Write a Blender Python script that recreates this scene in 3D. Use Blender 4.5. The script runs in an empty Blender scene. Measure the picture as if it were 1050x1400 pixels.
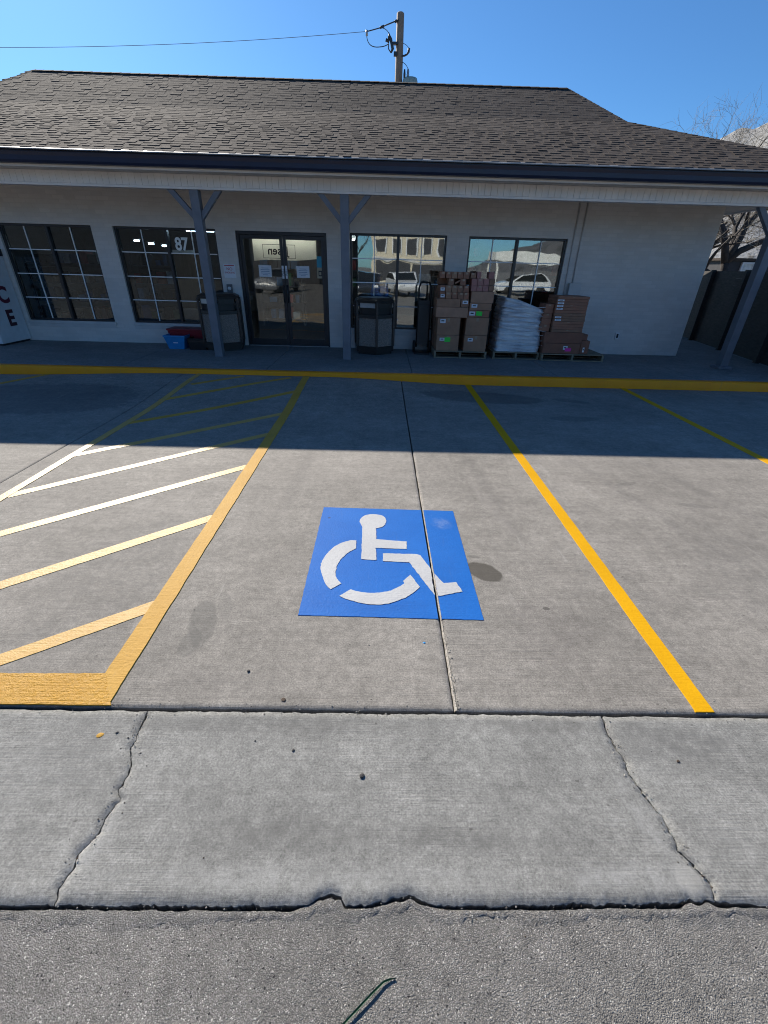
import bpy, bmesh, math, random
from mathutils import Vector, Matrix, noise
from mathutils.geometry import tessellate_polygon
rnd = random.Random(7)
S = bpy.context.scene
C = S.collection
R = math.radians

# ------------------------------------------------------------------ materials
class G:
    """small node-graph helper"""
    def __init__(s, name):
        s.m = bpy.data.materials.new(name); s.m.use_nodes = True
        s.t = s.m.node_tree; s.t.nodes.clear()
        s.out = s.t.nodes.new('ShaderNodeOutputMaterial')
        s.co = s.n('ShaderNodeTexCoord').outputs['Object']
    def n(s, ty, **k):
        x = s.t.nodes.new(ty)
        for a, b in k.items(): setattr(x, a, b)
        return x
    def l(s, a, b): s.t.links.new(a, b)
    def set(s, sock, v):
        if hasattr(v, 'links'): s.l(v, sock)
        else:
            if sock.type == 'RGBA' and not hasattr(v, '__len__'): v = (v, v, v, 1)
            elif sock.type == 'RGBA' and len(v) == 3: v = (*v, 1)
            sock.default_value = v
    def map(s, scale=(1, 1, 1), rot=(0, 0, 0), co=None, loc=(0, 0, 0)):
        x = s.n('ShaderNodeMapping'); s.l(co or s.co, x.inputs[0])
        x.inputs['Scale'].default_value = scale; x.inputs['Rotation'].default_value = rot; x.inputs['Location'].default_value = loc
        return x.outputs[0]
    def noise(s, scale, detail=4, rough=.55, co=None, dist=0):
        x = s.n('ShaderNodeTexNoise'); s.l(co or s.co, x.inputs['Vector'])
        x.inputs['Scale'].default_value = scale; x.inputs['Detail'].default_value = detail
        x.inputs['Roughness'].default_value = rough; x.inputs['Distortion'].default_value = dist
        return x.outputs[0]
    def vor(s, scale, out='Distance', co=None, feature='F1'):
        x = s.n('ShaderNodeTexVoronoi', feature=feature); s.l(co or s.co, x.inputs['Vector']); x.inputs['Scale'].default_value = scale
        return x.outputs[out]
    def ramp(s, f, stops, interp='LINEAR'):
        x = s.n('ShaderNodeValToRGB'); s.set(x.inputs[0], f); r = x.color_ramp; r.interpolation = interp
        while len(r.elements) < len(stops): r.elements.new(.5)
        for e, (p, c) in zip(r.elements, stops):
            e.position = p; c = (c, c, c) if not hasattr(c, '__len__') else c
            e.color = (*c[:3], 1)
        return x.outputs[0]
    def mix(s, f, a, b, mode='MIX'):
        x = s.n('ShaderNodeMix', data_type='RGBA', blend_type=mode)
        s.set(x.inputs[0], f); s.set(x.inputs[6], a); s.set(x.inputs[7], b)
        return x.outputs[2]
    def math(s, op, a, b=0.0, c=None):
        x = s.n('ShaderNodeMath', operation=op); s.set(x.inputs[0], a); s.set(x.inputs[1], b)
        if c is not None: s.set(x.inputs[2], c)
        return x.outputs[0]
    def bump(s, h, dist=.01, strength=1.0, normal=None):
        x = s.n('ShaderNodeBump'); s.set(x.inputs['Height'], h); x.inputs['Distance'].default_value = dist
        x.inputs['Strength'].default_value = strength
        if normal is not None: s.l(normal, x.inputs['Normal'])
        return x.outputs[0]
    def stains(g, c, stains):
        for (x, y, rx, ry, a, k, col) in stains:
            v = g.map((1 / rx, 1 / ry, 0), (0, 0, 0), g.map((1, 1, 0), (0, 0, R(a)), g.map((1, 1, 0), loc=(-x, -y, 0))))
            ln = g.n('ShaderNodeVectorMath', operation='LENGTH'); g.l(v, ln.inputs[0])
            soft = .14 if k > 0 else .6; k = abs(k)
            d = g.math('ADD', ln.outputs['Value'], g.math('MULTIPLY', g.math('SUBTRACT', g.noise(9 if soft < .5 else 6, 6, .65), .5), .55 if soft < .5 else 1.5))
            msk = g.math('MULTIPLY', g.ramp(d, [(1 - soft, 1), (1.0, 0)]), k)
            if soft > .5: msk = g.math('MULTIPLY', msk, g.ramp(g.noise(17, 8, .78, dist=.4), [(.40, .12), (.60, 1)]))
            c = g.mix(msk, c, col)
        return c
    def done(s, base, rough=.7, normal=None, **k):
        p = s.n('ShaderNodeBsdfPrincipled'); s.set(p.inputs['Base Color'], base); s.set(p.inputs['Roughness'], rough)
        for a, v in k.items(): s.set(p.inputs[a.replace('_', ' ')], v)
        if normal is not None: s.l(normal, p.inputs['Normal'])
        s.l(p.outputs[0], s.out.inputs[0]); return s.m

def plain(name, col, rough=.6, var=.18, scale=9, bump=.0012, bscale=120, **k):
    g = G(name); n = g.noise(scale, 6)
    c0 = tuple(v * (1 - var) for v in col); c1 = tuple(min(1, v * (1 + var)) for v in col)
    c = g.ramp(n, [(.3, c0), (.7, c1)])
    return g.done(c, rough, g.bump(g.noise(bscale, 3), bump), **k)

def m_concrete(name, lo, hi, stains=(), broom=1.0, warm=0):
    g = G(name)
    big = g.noise(.9, 6, .6); mid = g.noise(6.5, 7, .65); fine = g.noise(120, 6, .75)
    broomn = g.noise(1, 4, .6, co=g.map((3.2, 150, 1), (0, 0, R(.7))))
    broomw = g.noise(1, 3, .6, co=g.map((1.2, 34, 1), (0, 0, R(-.6))))
    f = g.math('ADD', g.math('MULTIPLY', big, .55), g.math('MULTIPLY', mid, .45))
    c = g.ramp(f, [(.33, lo), (.52, tuple((a + b) / 2 for a, b in zip(lo, hi))), (.68, hi)])
    c = g.mix(.8, c, g.ramp(fine, [(.3, .22), (.7, .8)]), 'OVERLAY')
    c = g.mix(.42, c, g.ramp(g.noise(26, 7, .78), [(.3, .24), (.7, .76)]), 'OVERLAY')
    c = g.mix(.16, c, g.ramp(g.noise(1, 5, .65, co=g.map((1.1, 3.6, 1), (0, 0, R(8)), loc=(2, 5, 1))), [(.34, .3), (.66, .7)]), 'OVERLAY')
    bm_ = g.ramp(g.noise(1.7, 4, .6, co=g.map(loc=(3, 1, 7))), [(.36, .12), (.62, 1)])
    broomn = g.math('MULTIPLY', g.math('SUBTRACT', broomn, .5), bm_); broomn = g.math('ADD', broomn, .5)
    c = g.mix(.26 * broom, c, g.ramp(broomn, [(.3, .3), (.7, .7)]), 'OVERLAY')
    c = g.mix(.13 * broom, c, g.ramp(broomw, [(.3, .3), (.7, .7)]), 'OVERLAY')
    # small dark grease specks and pale scuffs
    sp = g.ramp(g.math('ADD', g.vor(1, co=g.map((11, 19, 1), (0, 0, R(20)))), g.math('MULTIPLY', g.math('SUBTRACT', g.noise(60, 3), .5), .12)), [(.05, 1.0), (.10, 0.0)]); gate = g.ramp(g.noise(4.1, 3), [(.50, 0), (.58, 1)])
    c = g.mix(g.math('MULTIPLY', g.math('MULTIPLY', sp, gate), .7), c, (.06, .055, .05))
    blot = g.ramp(g.noise(3.1, 6, .7, co=g.map(loc=(4, 9, 2))), [(.6, 0), (.72, 1)])
    c = g.mix(g.math('MULTIPLY', blot, .35), c, tuple(v * .6 for v in lo))
    scuff = g.ramp(g.noise(1, 6, .7, co=g.map((9, 1.2, 1), (0, 0, R(24)))), [(.63, 0), (.72, 1)])
    c = g.mix(g.math('MULTIPLY', scuff, .22), c, (.52, .50, .47))
    rough = .82
    c = g.stains(c, stains)
    h = g.math('ADD', g.math('MULTIPLY', broomn, .9 * broom), g.math('ADD', g.math('MULTIPLY', fine, .55), g.math('MULTIPLY', broomw, .5 * broom)))
    h = g.math('ADD', h, g.math('MULTIPLY', g.noise(330, 2), .35))
    return g.done(c, rough, g.bump(h, .0032, .75), Specular_IOR_Level=.3)

def m_asphalt(name, stains=()):
    g = G(name)
    wv = g.n('ShaderNodeVectorMath', operation='ADD'); g.l(g.co, wv.inputs[0])
    wn = g.n('ShaderNodeTexNoise'); g.l(g.co, wn.inputs[0]); wn.inputs['Scale'].default_value = 60
    ws = g.n('ShaderNodeVectorMath', operation='SCALE'); g.l(wn.outputs['Color'], ws.inputs[0]); ws.inputs['Scale'].default_value = .008
    g.l(ws.outputs[0], wv.inputs[1]); co = wv.outputs[0]
    sc = 250
    cellc = g.n('ShaderNodeSeparateColor'); g.l(g.vor(sc, 'Color', co), cellc.inputs[0])
    d = g.vor(sc, 'Distance', co); d2 = g.vor(420, 'Distance', co); n = g.noise(1.1, 5, .6); mid = g.noise(14, 5, .65)
    stone = g.ramp(cellc.outputs[0], [(0, (.15, .142, .13)), (.3, (.20, .188, .172)), (.7, (.252, .238, .216)), (.94, (.30, .284, .256)), (.99, (.48, .455, .41))])
    c = g.mix(g.ramp(d, [(.38, 0), (.66, 1)]), stone, (.15, .14, .126))
    c = g.mix(.3, c, g.ramp(g.vor(520, 'Color', co), [(0, .3), (1, .7)]), 'OVERLAY')
    fl_ = g.n('ShaderNodeSeparateColor'); g.l(g.vor(130, 'Color', co), fl_.inputs[0])
    fleck = g.math('MULTIPLY', g.ramp(fl_.outputs[0], [(.968, 0), (.98, 1)]), g.ramp(g.vor(130, 'Distance', co), [(.28, 1), (.42, 0)])); c = g.mix(fleck, c, (.46, .435, .39))
    dk_ = g.math('MULTIPLY', g.ramp(fl_.outputs[1], [(.93, 0), (.95, 1)]), g.ramp(g.vor(130, 'Distance', co), [(.28, 1), (.42, 0)])); c = g.mix(dk_, c, (.05, .048, .045))
    c = g.mix(.55, c, g.ramp(mid, [(.3, .32), (.7, .68)]), 'OVERLAY')
    c = g.mix(.45, c, g.ramp(n, [(.3, .36), (.7, .64)]), 'OVERLAY')
    c = g.stains(c, stains)
    h = g.math('ADD', g.math('MULTIPLY', g.math('SUBTRACT', 1, d), .7), g.math('ADD', g.math('MULTIPLY', cellc.outputs[1], .7), g.math('MULTIPLY', d2, -.35)))
    return g.done(c, .85, g.bump(h, .0050, .8), Specular_IOR_Level=.35)

def m_paint(name, col, col2, rough=.5, wear=.5, wearcol=(.27, .26, .24), coarse=1.0, spec=.5, wscale=60):
    g = G(name)
    big = g.noise(2.3, 5, .6); fine = g.noise(90, 5, .7); broomn = g.noise(1, 4, .6, co=g.map((3.2, 150, 1), (0, 0, R(.7))))
    c = g.ramp(big, [(.3, col), (.7, col2)])
    c = g.mix(.25, c, g.ramp(fine, [(.25, .3), (.75, .7)]), 'OVERLAY')
    w = g.math('MULTIPLY', g.ramp(g.noise(wscale, 6, .75), [(.64, 0), (.72, 1)]), g.ramp(g.noise(3.7, 3), [(.42, 0), (.62, 1)]))
    c = g.mix(g.math('MULTIPLY', w, wear), c, wearcol)
    if 'blue' in name: c = g.stains(c, [(.50, 2.83, .09, .10, 0, -.55, (.16, .25, .46)), (.0, 1.9, .5, .06, 0, -.3, (.01, .08, .30)), (.45, 2.2, .12, .5, 0, -.3, (.015, .09, .32)), (-.37, 2.88, .012, .008, 0, .9, (.02, .02, .03))])
    # tyre scuffs, fine chips and grime
    sc_ = g.ramp(g.noise(1, 6, .75, co=g.map((22, 3, 1), (0, 0, R(70)), loc=(1, 4, 2))), [(.60, 0), (.74, 1)])
    c = g.mix(g.math('MULTIPLY', sc_, .28), c, wearcol)
    chip = g.math('MULTIPLY', g.ramp(g.vor(46), [(.10, 1), (.17, 0)]), g.ramp(g.noise(7, 3), [(.52, 0), (.6, 1)]))
    c = g.mix(g.math('MULTIPLY', chip, .55 * wear), c, tuple(v * .5 for v in wearcol))
    h = g.math('ADD', g.math('MULTIPLY', broomn, .8), g.math('ADD', g.math('MULTIPLY', fine, .7), g.math('MULTIPLY', g.noise(45, 4), .6 * coarse)))
    return g.done(c, rough, g.bump(h, .003 * coarse, .7), Specular_IOR_Level=spec)

def m_brick(name, col):
    g = G(name)
    sx = g.n('ShaderNodeSeparateXYZ'); g.l(g.co, sx.inputs[0]); cb = g.n('ShaderNodeCombineXYZ')
    g.l(g.math('ADD', sx.outputs[0], sx.outputs[1]), cb.inputs[0]); g.l(sx.outputs[2], cb.inputs[1])
    br = g.n('ShaderNodeTexBrick'); g.l(cb.outputs[0], br.inputs[0])
    for k, v in (('Scale', 1), ('Mortar Size', .006), ('Mortar Smooth', .4), ('Brick Width', .21), ('Row Height', .072)): br.inputs[k].default_value = v
    br.inputs['Color1'].default_value = (*[v * .95 for v in col], 1); br.inputs['Color2'].default_value = (*[min(1, v * 1.05) for v in col], 1)
    br.inputs['Mortar'].default_value = (*[v * .95 for v in col], 1)
    c = g.mix(.45, br.outputs[0], g.ramp(g.noise(1.1, 8, .65), [(.3, .38), (.7, .62)]), 'OVERLAY')
    h = g.math('ADD', g.math('MULTIPLY', br.outputs['Fac'], -1.0), g.math('MULTIPLY', g.noise(60, 4), .25))
    return g.done(c, .6, g.bump(h, .0025, .5))

def m_shingle(name, col):
    g = G(name); n = g.noise(170, 3, .7); b = g.noise(.7, 4)
    c = g.ramp(n, [(.25, tuple(v * .55 for v in col)), (.75, tuple(v * 1.5 for v in col))])
    c = g.mix(.35, c, g.ramp(b, [(.3, .38), (.7, .62)]), 'OVERLAY')
    return g.done(c, .92, g.bump(n, .004, 1.0), Specular_IOR_Level=.13)

def m_glass(name, tint=(.78, .83, .84), refl=.17):
    g = G(name)
    tr = g.n('ShaderNodeBsdfTransparent'); tr.inputs[0].default_value = (*tint, 1)
    gl = g.n('ShaderNodeBsdfGlossy'); gl.inputs['Roughness'].default_value = .015; gl.inputs[0].default_value = (.9, .93, .92, 1)
    g.l(g.bump(g.noise(2.2, 1, .5), .004, .35), gl.inputs['Normal'])
    fr = g.n('ShaderNodeFresnel'); fr.inputs['IOR'].default_value = 1.5
    mx = g.n('ShaderNodeMixShader'); g.l(g.math('ADD', fr.outputs[0], refl), mx.inputs[0])
    g.l(tr.outputs[0], mx.inputs[1]); g.l(gl.outputs[0], mx.inputs[2]); g.l(mx.outputs[0], g.out.inputs[0])
    return g.m

def m_emit(name, col, s):
    g = G(name); e = g.n('ShaderNodeEmission'); e.inputs[0].default_value = (*col, 1); e.inputs[1].default_value = s
    g.l(e.outputs[0], g.out.inputs[0]); return g.m

def m_wood(name, lo, hi, axis=0, rough=.75):
    g = G(name); sc = [34, 34, 34]; sc[axis] = 1.6
    n = g.noise(1, 6, .6, co=g.map(tuple(sc))); b = g.noise(2.2, 4)
    c = g.ramp(g.math('ADD', g.math('MULTIPLY', n, .7), g.math('MULTIPLY', b, .3)), [(.32, lo), (.66, hi)])
    return g.done(c, rough, g.bump(n, .004, .6))

def m_wrap(name):
    g = G(name)
    sx = g.n('ShaderNodeSeparateXYZ'); g.l(g.co, sx.inputs[0])
    w = g.noise(1, 5, .7, co=g.map((3.5, 3.5, 26), (R(7), R(5), 0)), dist=.6); b = g.noise(2.5, 4)
    c = g.ramp(g.math('ADD', g.math('MULTIPLY', w, .5), g.math('MULTIPLY', b, .5)), [(.36, (.46, .46, .52)), (.48, (.76, .76, .78)), (.6, (.95, .94, .93))])
    return g.done(c, .28, g.bump(w, .05, 1.0), Specular_IOR_Level=.8)

def m_hill(name, lo, hi, spot, sc):
    g = G(name); n = g.noise(sc * .35, 6, .65); v = g.noise(sc, 8, .75)
    c = g.ramp(n, [(.3, lo), (.7, hi)])
    c = g.mix(g.ramp(v, [(.5, 0), (.6, 1)]), c, spot)
    return g.done(c, .95, g.bump(v, .6 / sc, .8))

M = {}
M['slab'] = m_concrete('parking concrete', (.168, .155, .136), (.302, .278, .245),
    [(.70, 2.235, .135, .088, 38, .88, (.070, .062, .050)), (.66, 2.40, .05, .018, 10, .5, (.09, .085, .075)), (-.935, 1.75, .075, .20, -14, .42, (.10, .097, .088)), (-.95, 1.60, .055, .10, 0, .38, (.10, .097, .088)), (-.86, 1.88, .04, .14, -20, .25, (.12, .115, .105)),
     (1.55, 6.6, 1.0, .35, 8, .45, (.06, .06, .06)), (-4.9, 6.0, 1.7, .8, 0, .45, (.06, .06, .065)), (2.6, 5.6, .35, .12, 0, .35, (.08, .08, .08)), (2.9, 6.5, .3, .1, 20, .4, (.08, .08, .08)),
     (.99, 1.895, .022, .015, 0, .7, (.05, .045, .04)), (2.3, 3.6, .14, .035, -20, .3, (.09, .085, .08)), (2.7, 3.2, .16, .04, 12, .28, (.09, .085, .08)),
     (-.3, 3.9, 1.1, .55, 0, -.4, (.34, .31, .275)), (2.6, 4.1, 1.3, .4, -6, -.3, (.33, .305, .275)), (-1.6, 2.2, .5, 1.0, 10, -.45, (.135, .128, .118)), (2.5, 2.2, .55, .8, 20, -.4, (.14, .133, .122)), (.95, 1.7, .28, .35, 0, -.35, (.15, .135, .125)), (-.75, 1.35, .35, .10, 0, -.35, (.14, .13, .12)),
     (.95, 3.9, .075, 1.3, -4, -.5, (.13, .12, .11)), (-.72, 3.8, .08, 1.5, 3, -.42, (.135, .125, .115)), (2.2, 3.4, .08, 1.6, -14, -.42, (.135, .125, .115)), (3.0, 3.2, .08, 1.5, -16, -.4, (.135, .125, .115)), (.92, 3.2, .06, .7, -10, -.3, (.35, .32, .29)), (1.0, 2.9, .05, .6, -16, -.25, (.14, .13, .12)), (-4.2, 3.6, .7, .25, -25, -.35, (.36, .34, .31))])
M['apron'] = m_concrete('apron concrete', (.150, .147, .136), (.290, .284, .263), [(.25, .735, .5, .06, 2, -.75, (.13, .127, .118)), (-.35, .745, .32, .08, 0, -.75, (.13, .127, .118)), (-.45, 1.15, .8, .06, 0, -.7, (.13, .127, .118)), (.75, 1.16, .45, .05, 0, -.8, (.14, .136, .126)), (1.25, 1.08, .28, .14, 0, -.85, (.135, .132, .124)), (-1.25, 1.0, .3, .2, 0, -.5, (.155, .153, .145)),
    (1.25, .75, .12, .10, 0, -.4, (.17, .168, .16)), (.97, .8, .05, .2, -12, -.45, (.36, .355, .34)), (-.93, .72, .05, .14, 8, -.5, (.37, .365, .35)), (-.2, .62, .8, .05, 0, -.4, (.37, .365, .345)), (.85, .63, .25, .05, 0, -.4, (.37, .365, .35)), (1.03, .62, .045, .05, 0, .5, (.33, .32, .295))], broom=.75)
M['walk'] = m_concrete('walkway concrete', (.16, .16, .155), (.25, .25, .24), broom=.5)
M['asphalt'] = m_asphalt('worn asphalt', [(.0, .53, .30, .030, 0, -.55, (.12, .118, .112)), (1.15, .525, .30, .028, 0, -.75, (.10, .10, .10)), (-.75, .53, .5, .02, 0, -.4, (.13, .128, .12))])
M['under'] = plain('joint dirt', (.03, .028, .025), .95)
M['yellow_new'] = m_paint('fresh yellow paint', (.60, .305, .003), (.68, .35, .005), .6, .25, coarse=.7, spec=.12)
M['yellow_old'] = m_paint('worn yellow paint', (.46, .250, .036), (.55, .315, .060), .58, .55, coarse=1.2, spec=.15)
M['yellow_mid'] = m_paint('half faded yellow paint', (.46, .265, .050), (.55, .33, .085), .5, .5, coarse=1.2, spec=.27)  # this and the next two: worn yellow, paler and glossier to carry sun glare
M['yellow_mid2'] = m_paint('faded glossy yellow paint', (.46, .27, .060), (.55, .34, .095), .48, .5, coarse=1.2, spec=.34)
M['yellow_pale'] = m_paint('pale faded yellow paint', (.46, .275, .065), (.55, .345, .10), .44, .5, coarse=1.0, spec=.40)
M['yellow_thick'] = m_paint('thick glossy yellow paint', (.44, .22, .012), (.52, .28, .03), .36, .5, (.25, .13, .03), coarse=2.2, spec=.2)
M['kerb_paint'] = m_paint('kerb yellow paint', (.92, .29, .003), (.97, .35, .006), .55, .9, (.22, .2, .17), coarse=1.0, spec=.3, wscale=28)
M['blue'] = m_paint('blue marking paint', (.006, .108, .405), (.011, .134, .47), .6, .35, (.08, .14, .26), coarse=1.0, spec=.15)
M['white'] = m_paint('white marking paint', (.42, .42, .42), (.49, .49, .485), .55, .55, (.27, .27, .265), coarse=1.0, wscale=40, spec=.25)
M['wall'] = m_brick('painted grey brick', (.61, .575, .54))
M['trim'] = plain('painted trim', (.52, .505, .49), .55, .1, 4, .001, 60)
M['beam'] = plain('pale painted panelling', (.84, .80, .76), .55, .06, 3, .001, 60)
M['soffit'] = plain('soffit boards', (.62, .59, .55), .65, .12, 3, .001, 60)
M['gutter'] = plain('navy gutter metal', (.006, .014, .042), .36, .15, 5, .0004, 40)
M['drip'] = plain('grey drip edge metal', (.23, .23, .225), .55, .3, 3)
M['post'] = plain('grey post paint', (.155, .165, .19), .5, .14, 5, .001, 60)
M['bronze'] = plain('dark bronze aluminium', (.017, .021, .026), .38, .2, 6, .0003, 60)
M['muntin'] = plain('white muntin bars', (.92, .93, .93), .45, .08)
M['glass'] = m_glass('shop window glass')
M['glass_left'] = m_glass('shop window glass, clearer', (.60, .70, .78), .0)
M['glass_door'] = m_glass('shop door glass', (.92, .93, .92), .035)
M['black'] = plain('black plastic', (.012, .012, .013), .45, .25)
M['dark_metal'] = plain('dark brown metal', (.022, .019, .018), .42, .2)
M['aggregate'] = (lambda g: g.done(g.ramp(g.vor(120, 'Color'), [(0, (.13, .10, .085)), (.6, (.25, .205, .175)), (1, (.40, .34, .29))]), .8, g.bump(g.vor(120), .004)))(G('pebbled bin panel'))
cards = [(.36, .190, .112), (.285, .148, .09), (.41, .222, .138), (.33, .15, .09)]
for i, c in enumerate(cards):
    M['card%d' % i] = plain('cardboard ' + 'abcd'[i], c, .8, .14, 7, .001, 90)
M['card_pink'] = plain('reddish carton', (.40, .18, .15), .75, .15, 12)
M['card_red'] = plain('dark red brown carton', (.24, .098, .058), .75, .15, 6)
M['tape'] = plain('packing tape', (.36, .255, .17), .3, .1)
M['paper'] = plain('white paper', (.72, .73, .76), .7, .05)
M['green'] = plain('bright green sticker', (.03, .72, .06), .5, .05)
M['pink'] = plain('bright pink sticker', (.85, .03, .34), .5, .05)
M['ink'] = plain('dark print', (.03, .03, .035), .7, .1)
M['wrap'] = m_wrap('shrink wrap film')
M['pallet'] = m_wood('pallet boards', (.15, .115, .075), (.30, .24, .165))
M['pole'] = m_wood('weathered pole', (.20, .13, .085), (.38, .27, .19), 2)
M['fence'] = m_wood('fence boards', (.026, .023, .021), (.075, .066, .056), 1)
M['bark'] = plain('dark bark', (.045, .036, .030), .9, .4, 8, .01, 30)
M['twig'] = plain('pale twigs', (.30, .255, .19), .85, .35, 3, .002, 60)
M['steel'] = plain('galvanised steel', (.36, .38, .40), .4, .15, **{'Metallic': .6})
M['insul'] = plain('dark insulator', (.030, .036, .045), .35, .2)
M['wire'] = plain('weathered black wire', (.12, .15, .20), .95)
M['can_green'] = plain('grey green tank paint', (.28, .36, .33), .45, .12)
M['tub_blue'] = plain('blue plastic', (.02, .22, .50), .4, .12)
M['tub_red'] = plain('dark red plastic', (.22, .012, .022), .4, .2)
M['ice_white'] = plain('white enamel', (.62, .65, .68), .35, .06)
M['ice_dark'] = plain('dark maroon lettering', (.06, .008, .02), .5, .1)
M['ice_red'] = plain('maroon lettering', (.12, .01, .03), .5, .1)
M['red'] = plain('red print', (.45, .03, .04), .6, .1)
M['int_wall'] = plain('shop interior paint', (.16, .175, .19), .8, .1)
M['int_floor'] = plain('shop floor tiles', (.04, .042, .045), .5, .15)
M['lamp'] = m_emit('lit tube', (.90, .97, 1), 15.0); M['lamp_soft'] = m_emit('lit tube, dim', (.95, 1, .9), 15.0)
M['digit'] = plain('white vinyl digits', (.90, .93, .92), .5, .03)
M['cloth'] = (lambda g: (lambda a, b, m: (g.l(a.outputs[0], m.inputs[1]), g.l(b.outputs[0], m.inputs[2]), g.l(m.outputs[0], g.out.inputs[0]), g.m)[-1])(g.n('ShaderNodeBsdfDiffuse'), g.n('ShaderNodeBsdfTranslucent'), g.n('ShaderNodeMixShader')))(G('off white banner cloth'))
for n_ in M['cloth'].node_tree.nodes:
    if n_.type.startswith('BSDF'): n_.inputs[0].default_value = (.80, .77, .68, 1)
M['teal'] = plain('teal sticker', (.03, .30, .42), .5, .1)
M['tan'] = plain('tan sticker', (.42, .36, .24), .6, .1)
M['shelf'] = plain('shelf metal', (.12, .13, .14), .5, .15)
M['wood_dark'] = m_wood('brown cabinet wood', (.10, .06, .03), (.20, .125, .07), 2)
M['goods_red'] = plain('red goods', (.45, .05, .06), .5); M['goods_tan'] = plain('tan goods', (.30, .25, .20), .6)
M['goods_white'] = plain('white goods', (.70, .70, .66), .6); M['goods_blue'] = plain('blue goods', (.06, .16, .32), .5); M['goods_green'] = plain('green goods', (.06, .22, .10), .6)
M['skin'] = plain('skin', (.42, .25, .18), .5, .06); M['hair'] = plain('dark hair', (.02, .015, .012), .6)
M['jacket'] = plain('bright blue cloth', (.02, .13, .62), .7, .1); M['jeans'] = plain('dark trousers', (.03, .035, .05), .8)
M['car_white'] = plain('white car paint', (.70, .71, .72), .25, .03, Coat_Weight=.5); M['car_dark'] = plain('dark car paint', (.02, .025, .035), .25, .05, Coat_Weight=.5)
M['car_grey'] = plain('grey car paint', (.22, .23, .25), .25, .05, Coat_Weight=.5)
M['car_glass'] = plain('car glass', (.015, .018, .02), .08, .05); M['tyre'] = plain('tyre rubber', (.02, .02, .02), .8)
M['cream'] = plain('cream facade', (.62, .55, .42), .8, .08); M['facade_dark'] = plain('dark shopfront', (.05, .05, .055), .4)
M['hill_near'] = m_hill('scrub hillside', (.33, .315, .29), (.46, .44, .41), (.15, .135, .11), .5)
M['hill_far'] = m_hill('mountain slope', (.10, .10, .11), (.17, .165, .165), (.06, .062, .06), .02)
M['siding'] = plain('dark siding', (.035, .034, .038), .7); M['house_white'] = plain('white window trim', (.72, .73, .74), .5, .05)
M['blade'] = plain('green grass blade', (.045, .13, .055), .45, .2, 30)
M['leafbit'] = plain('dry leaf', (.05, .032, .02), .8, .3, 60); M['stone'] = plain('dark pebble', (.045, .042, .04), .8, .3, 60)
M['sand'] = plain('pale joint sand', (.34, .31, .265), .95, .35, 90, .003, 200)
M['grit'] = plain('grey grit', (.16, .15, .135), .9, .4, 60)
for i, c in enumerate([(.074, .059, .049), (.085, .068, .056), (.063, .050, .042), (.096, .078, .064)]): M['shg%d' % i] = m_shingle('asphalt shingle ' + 'abcd'[i], c)

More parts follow.
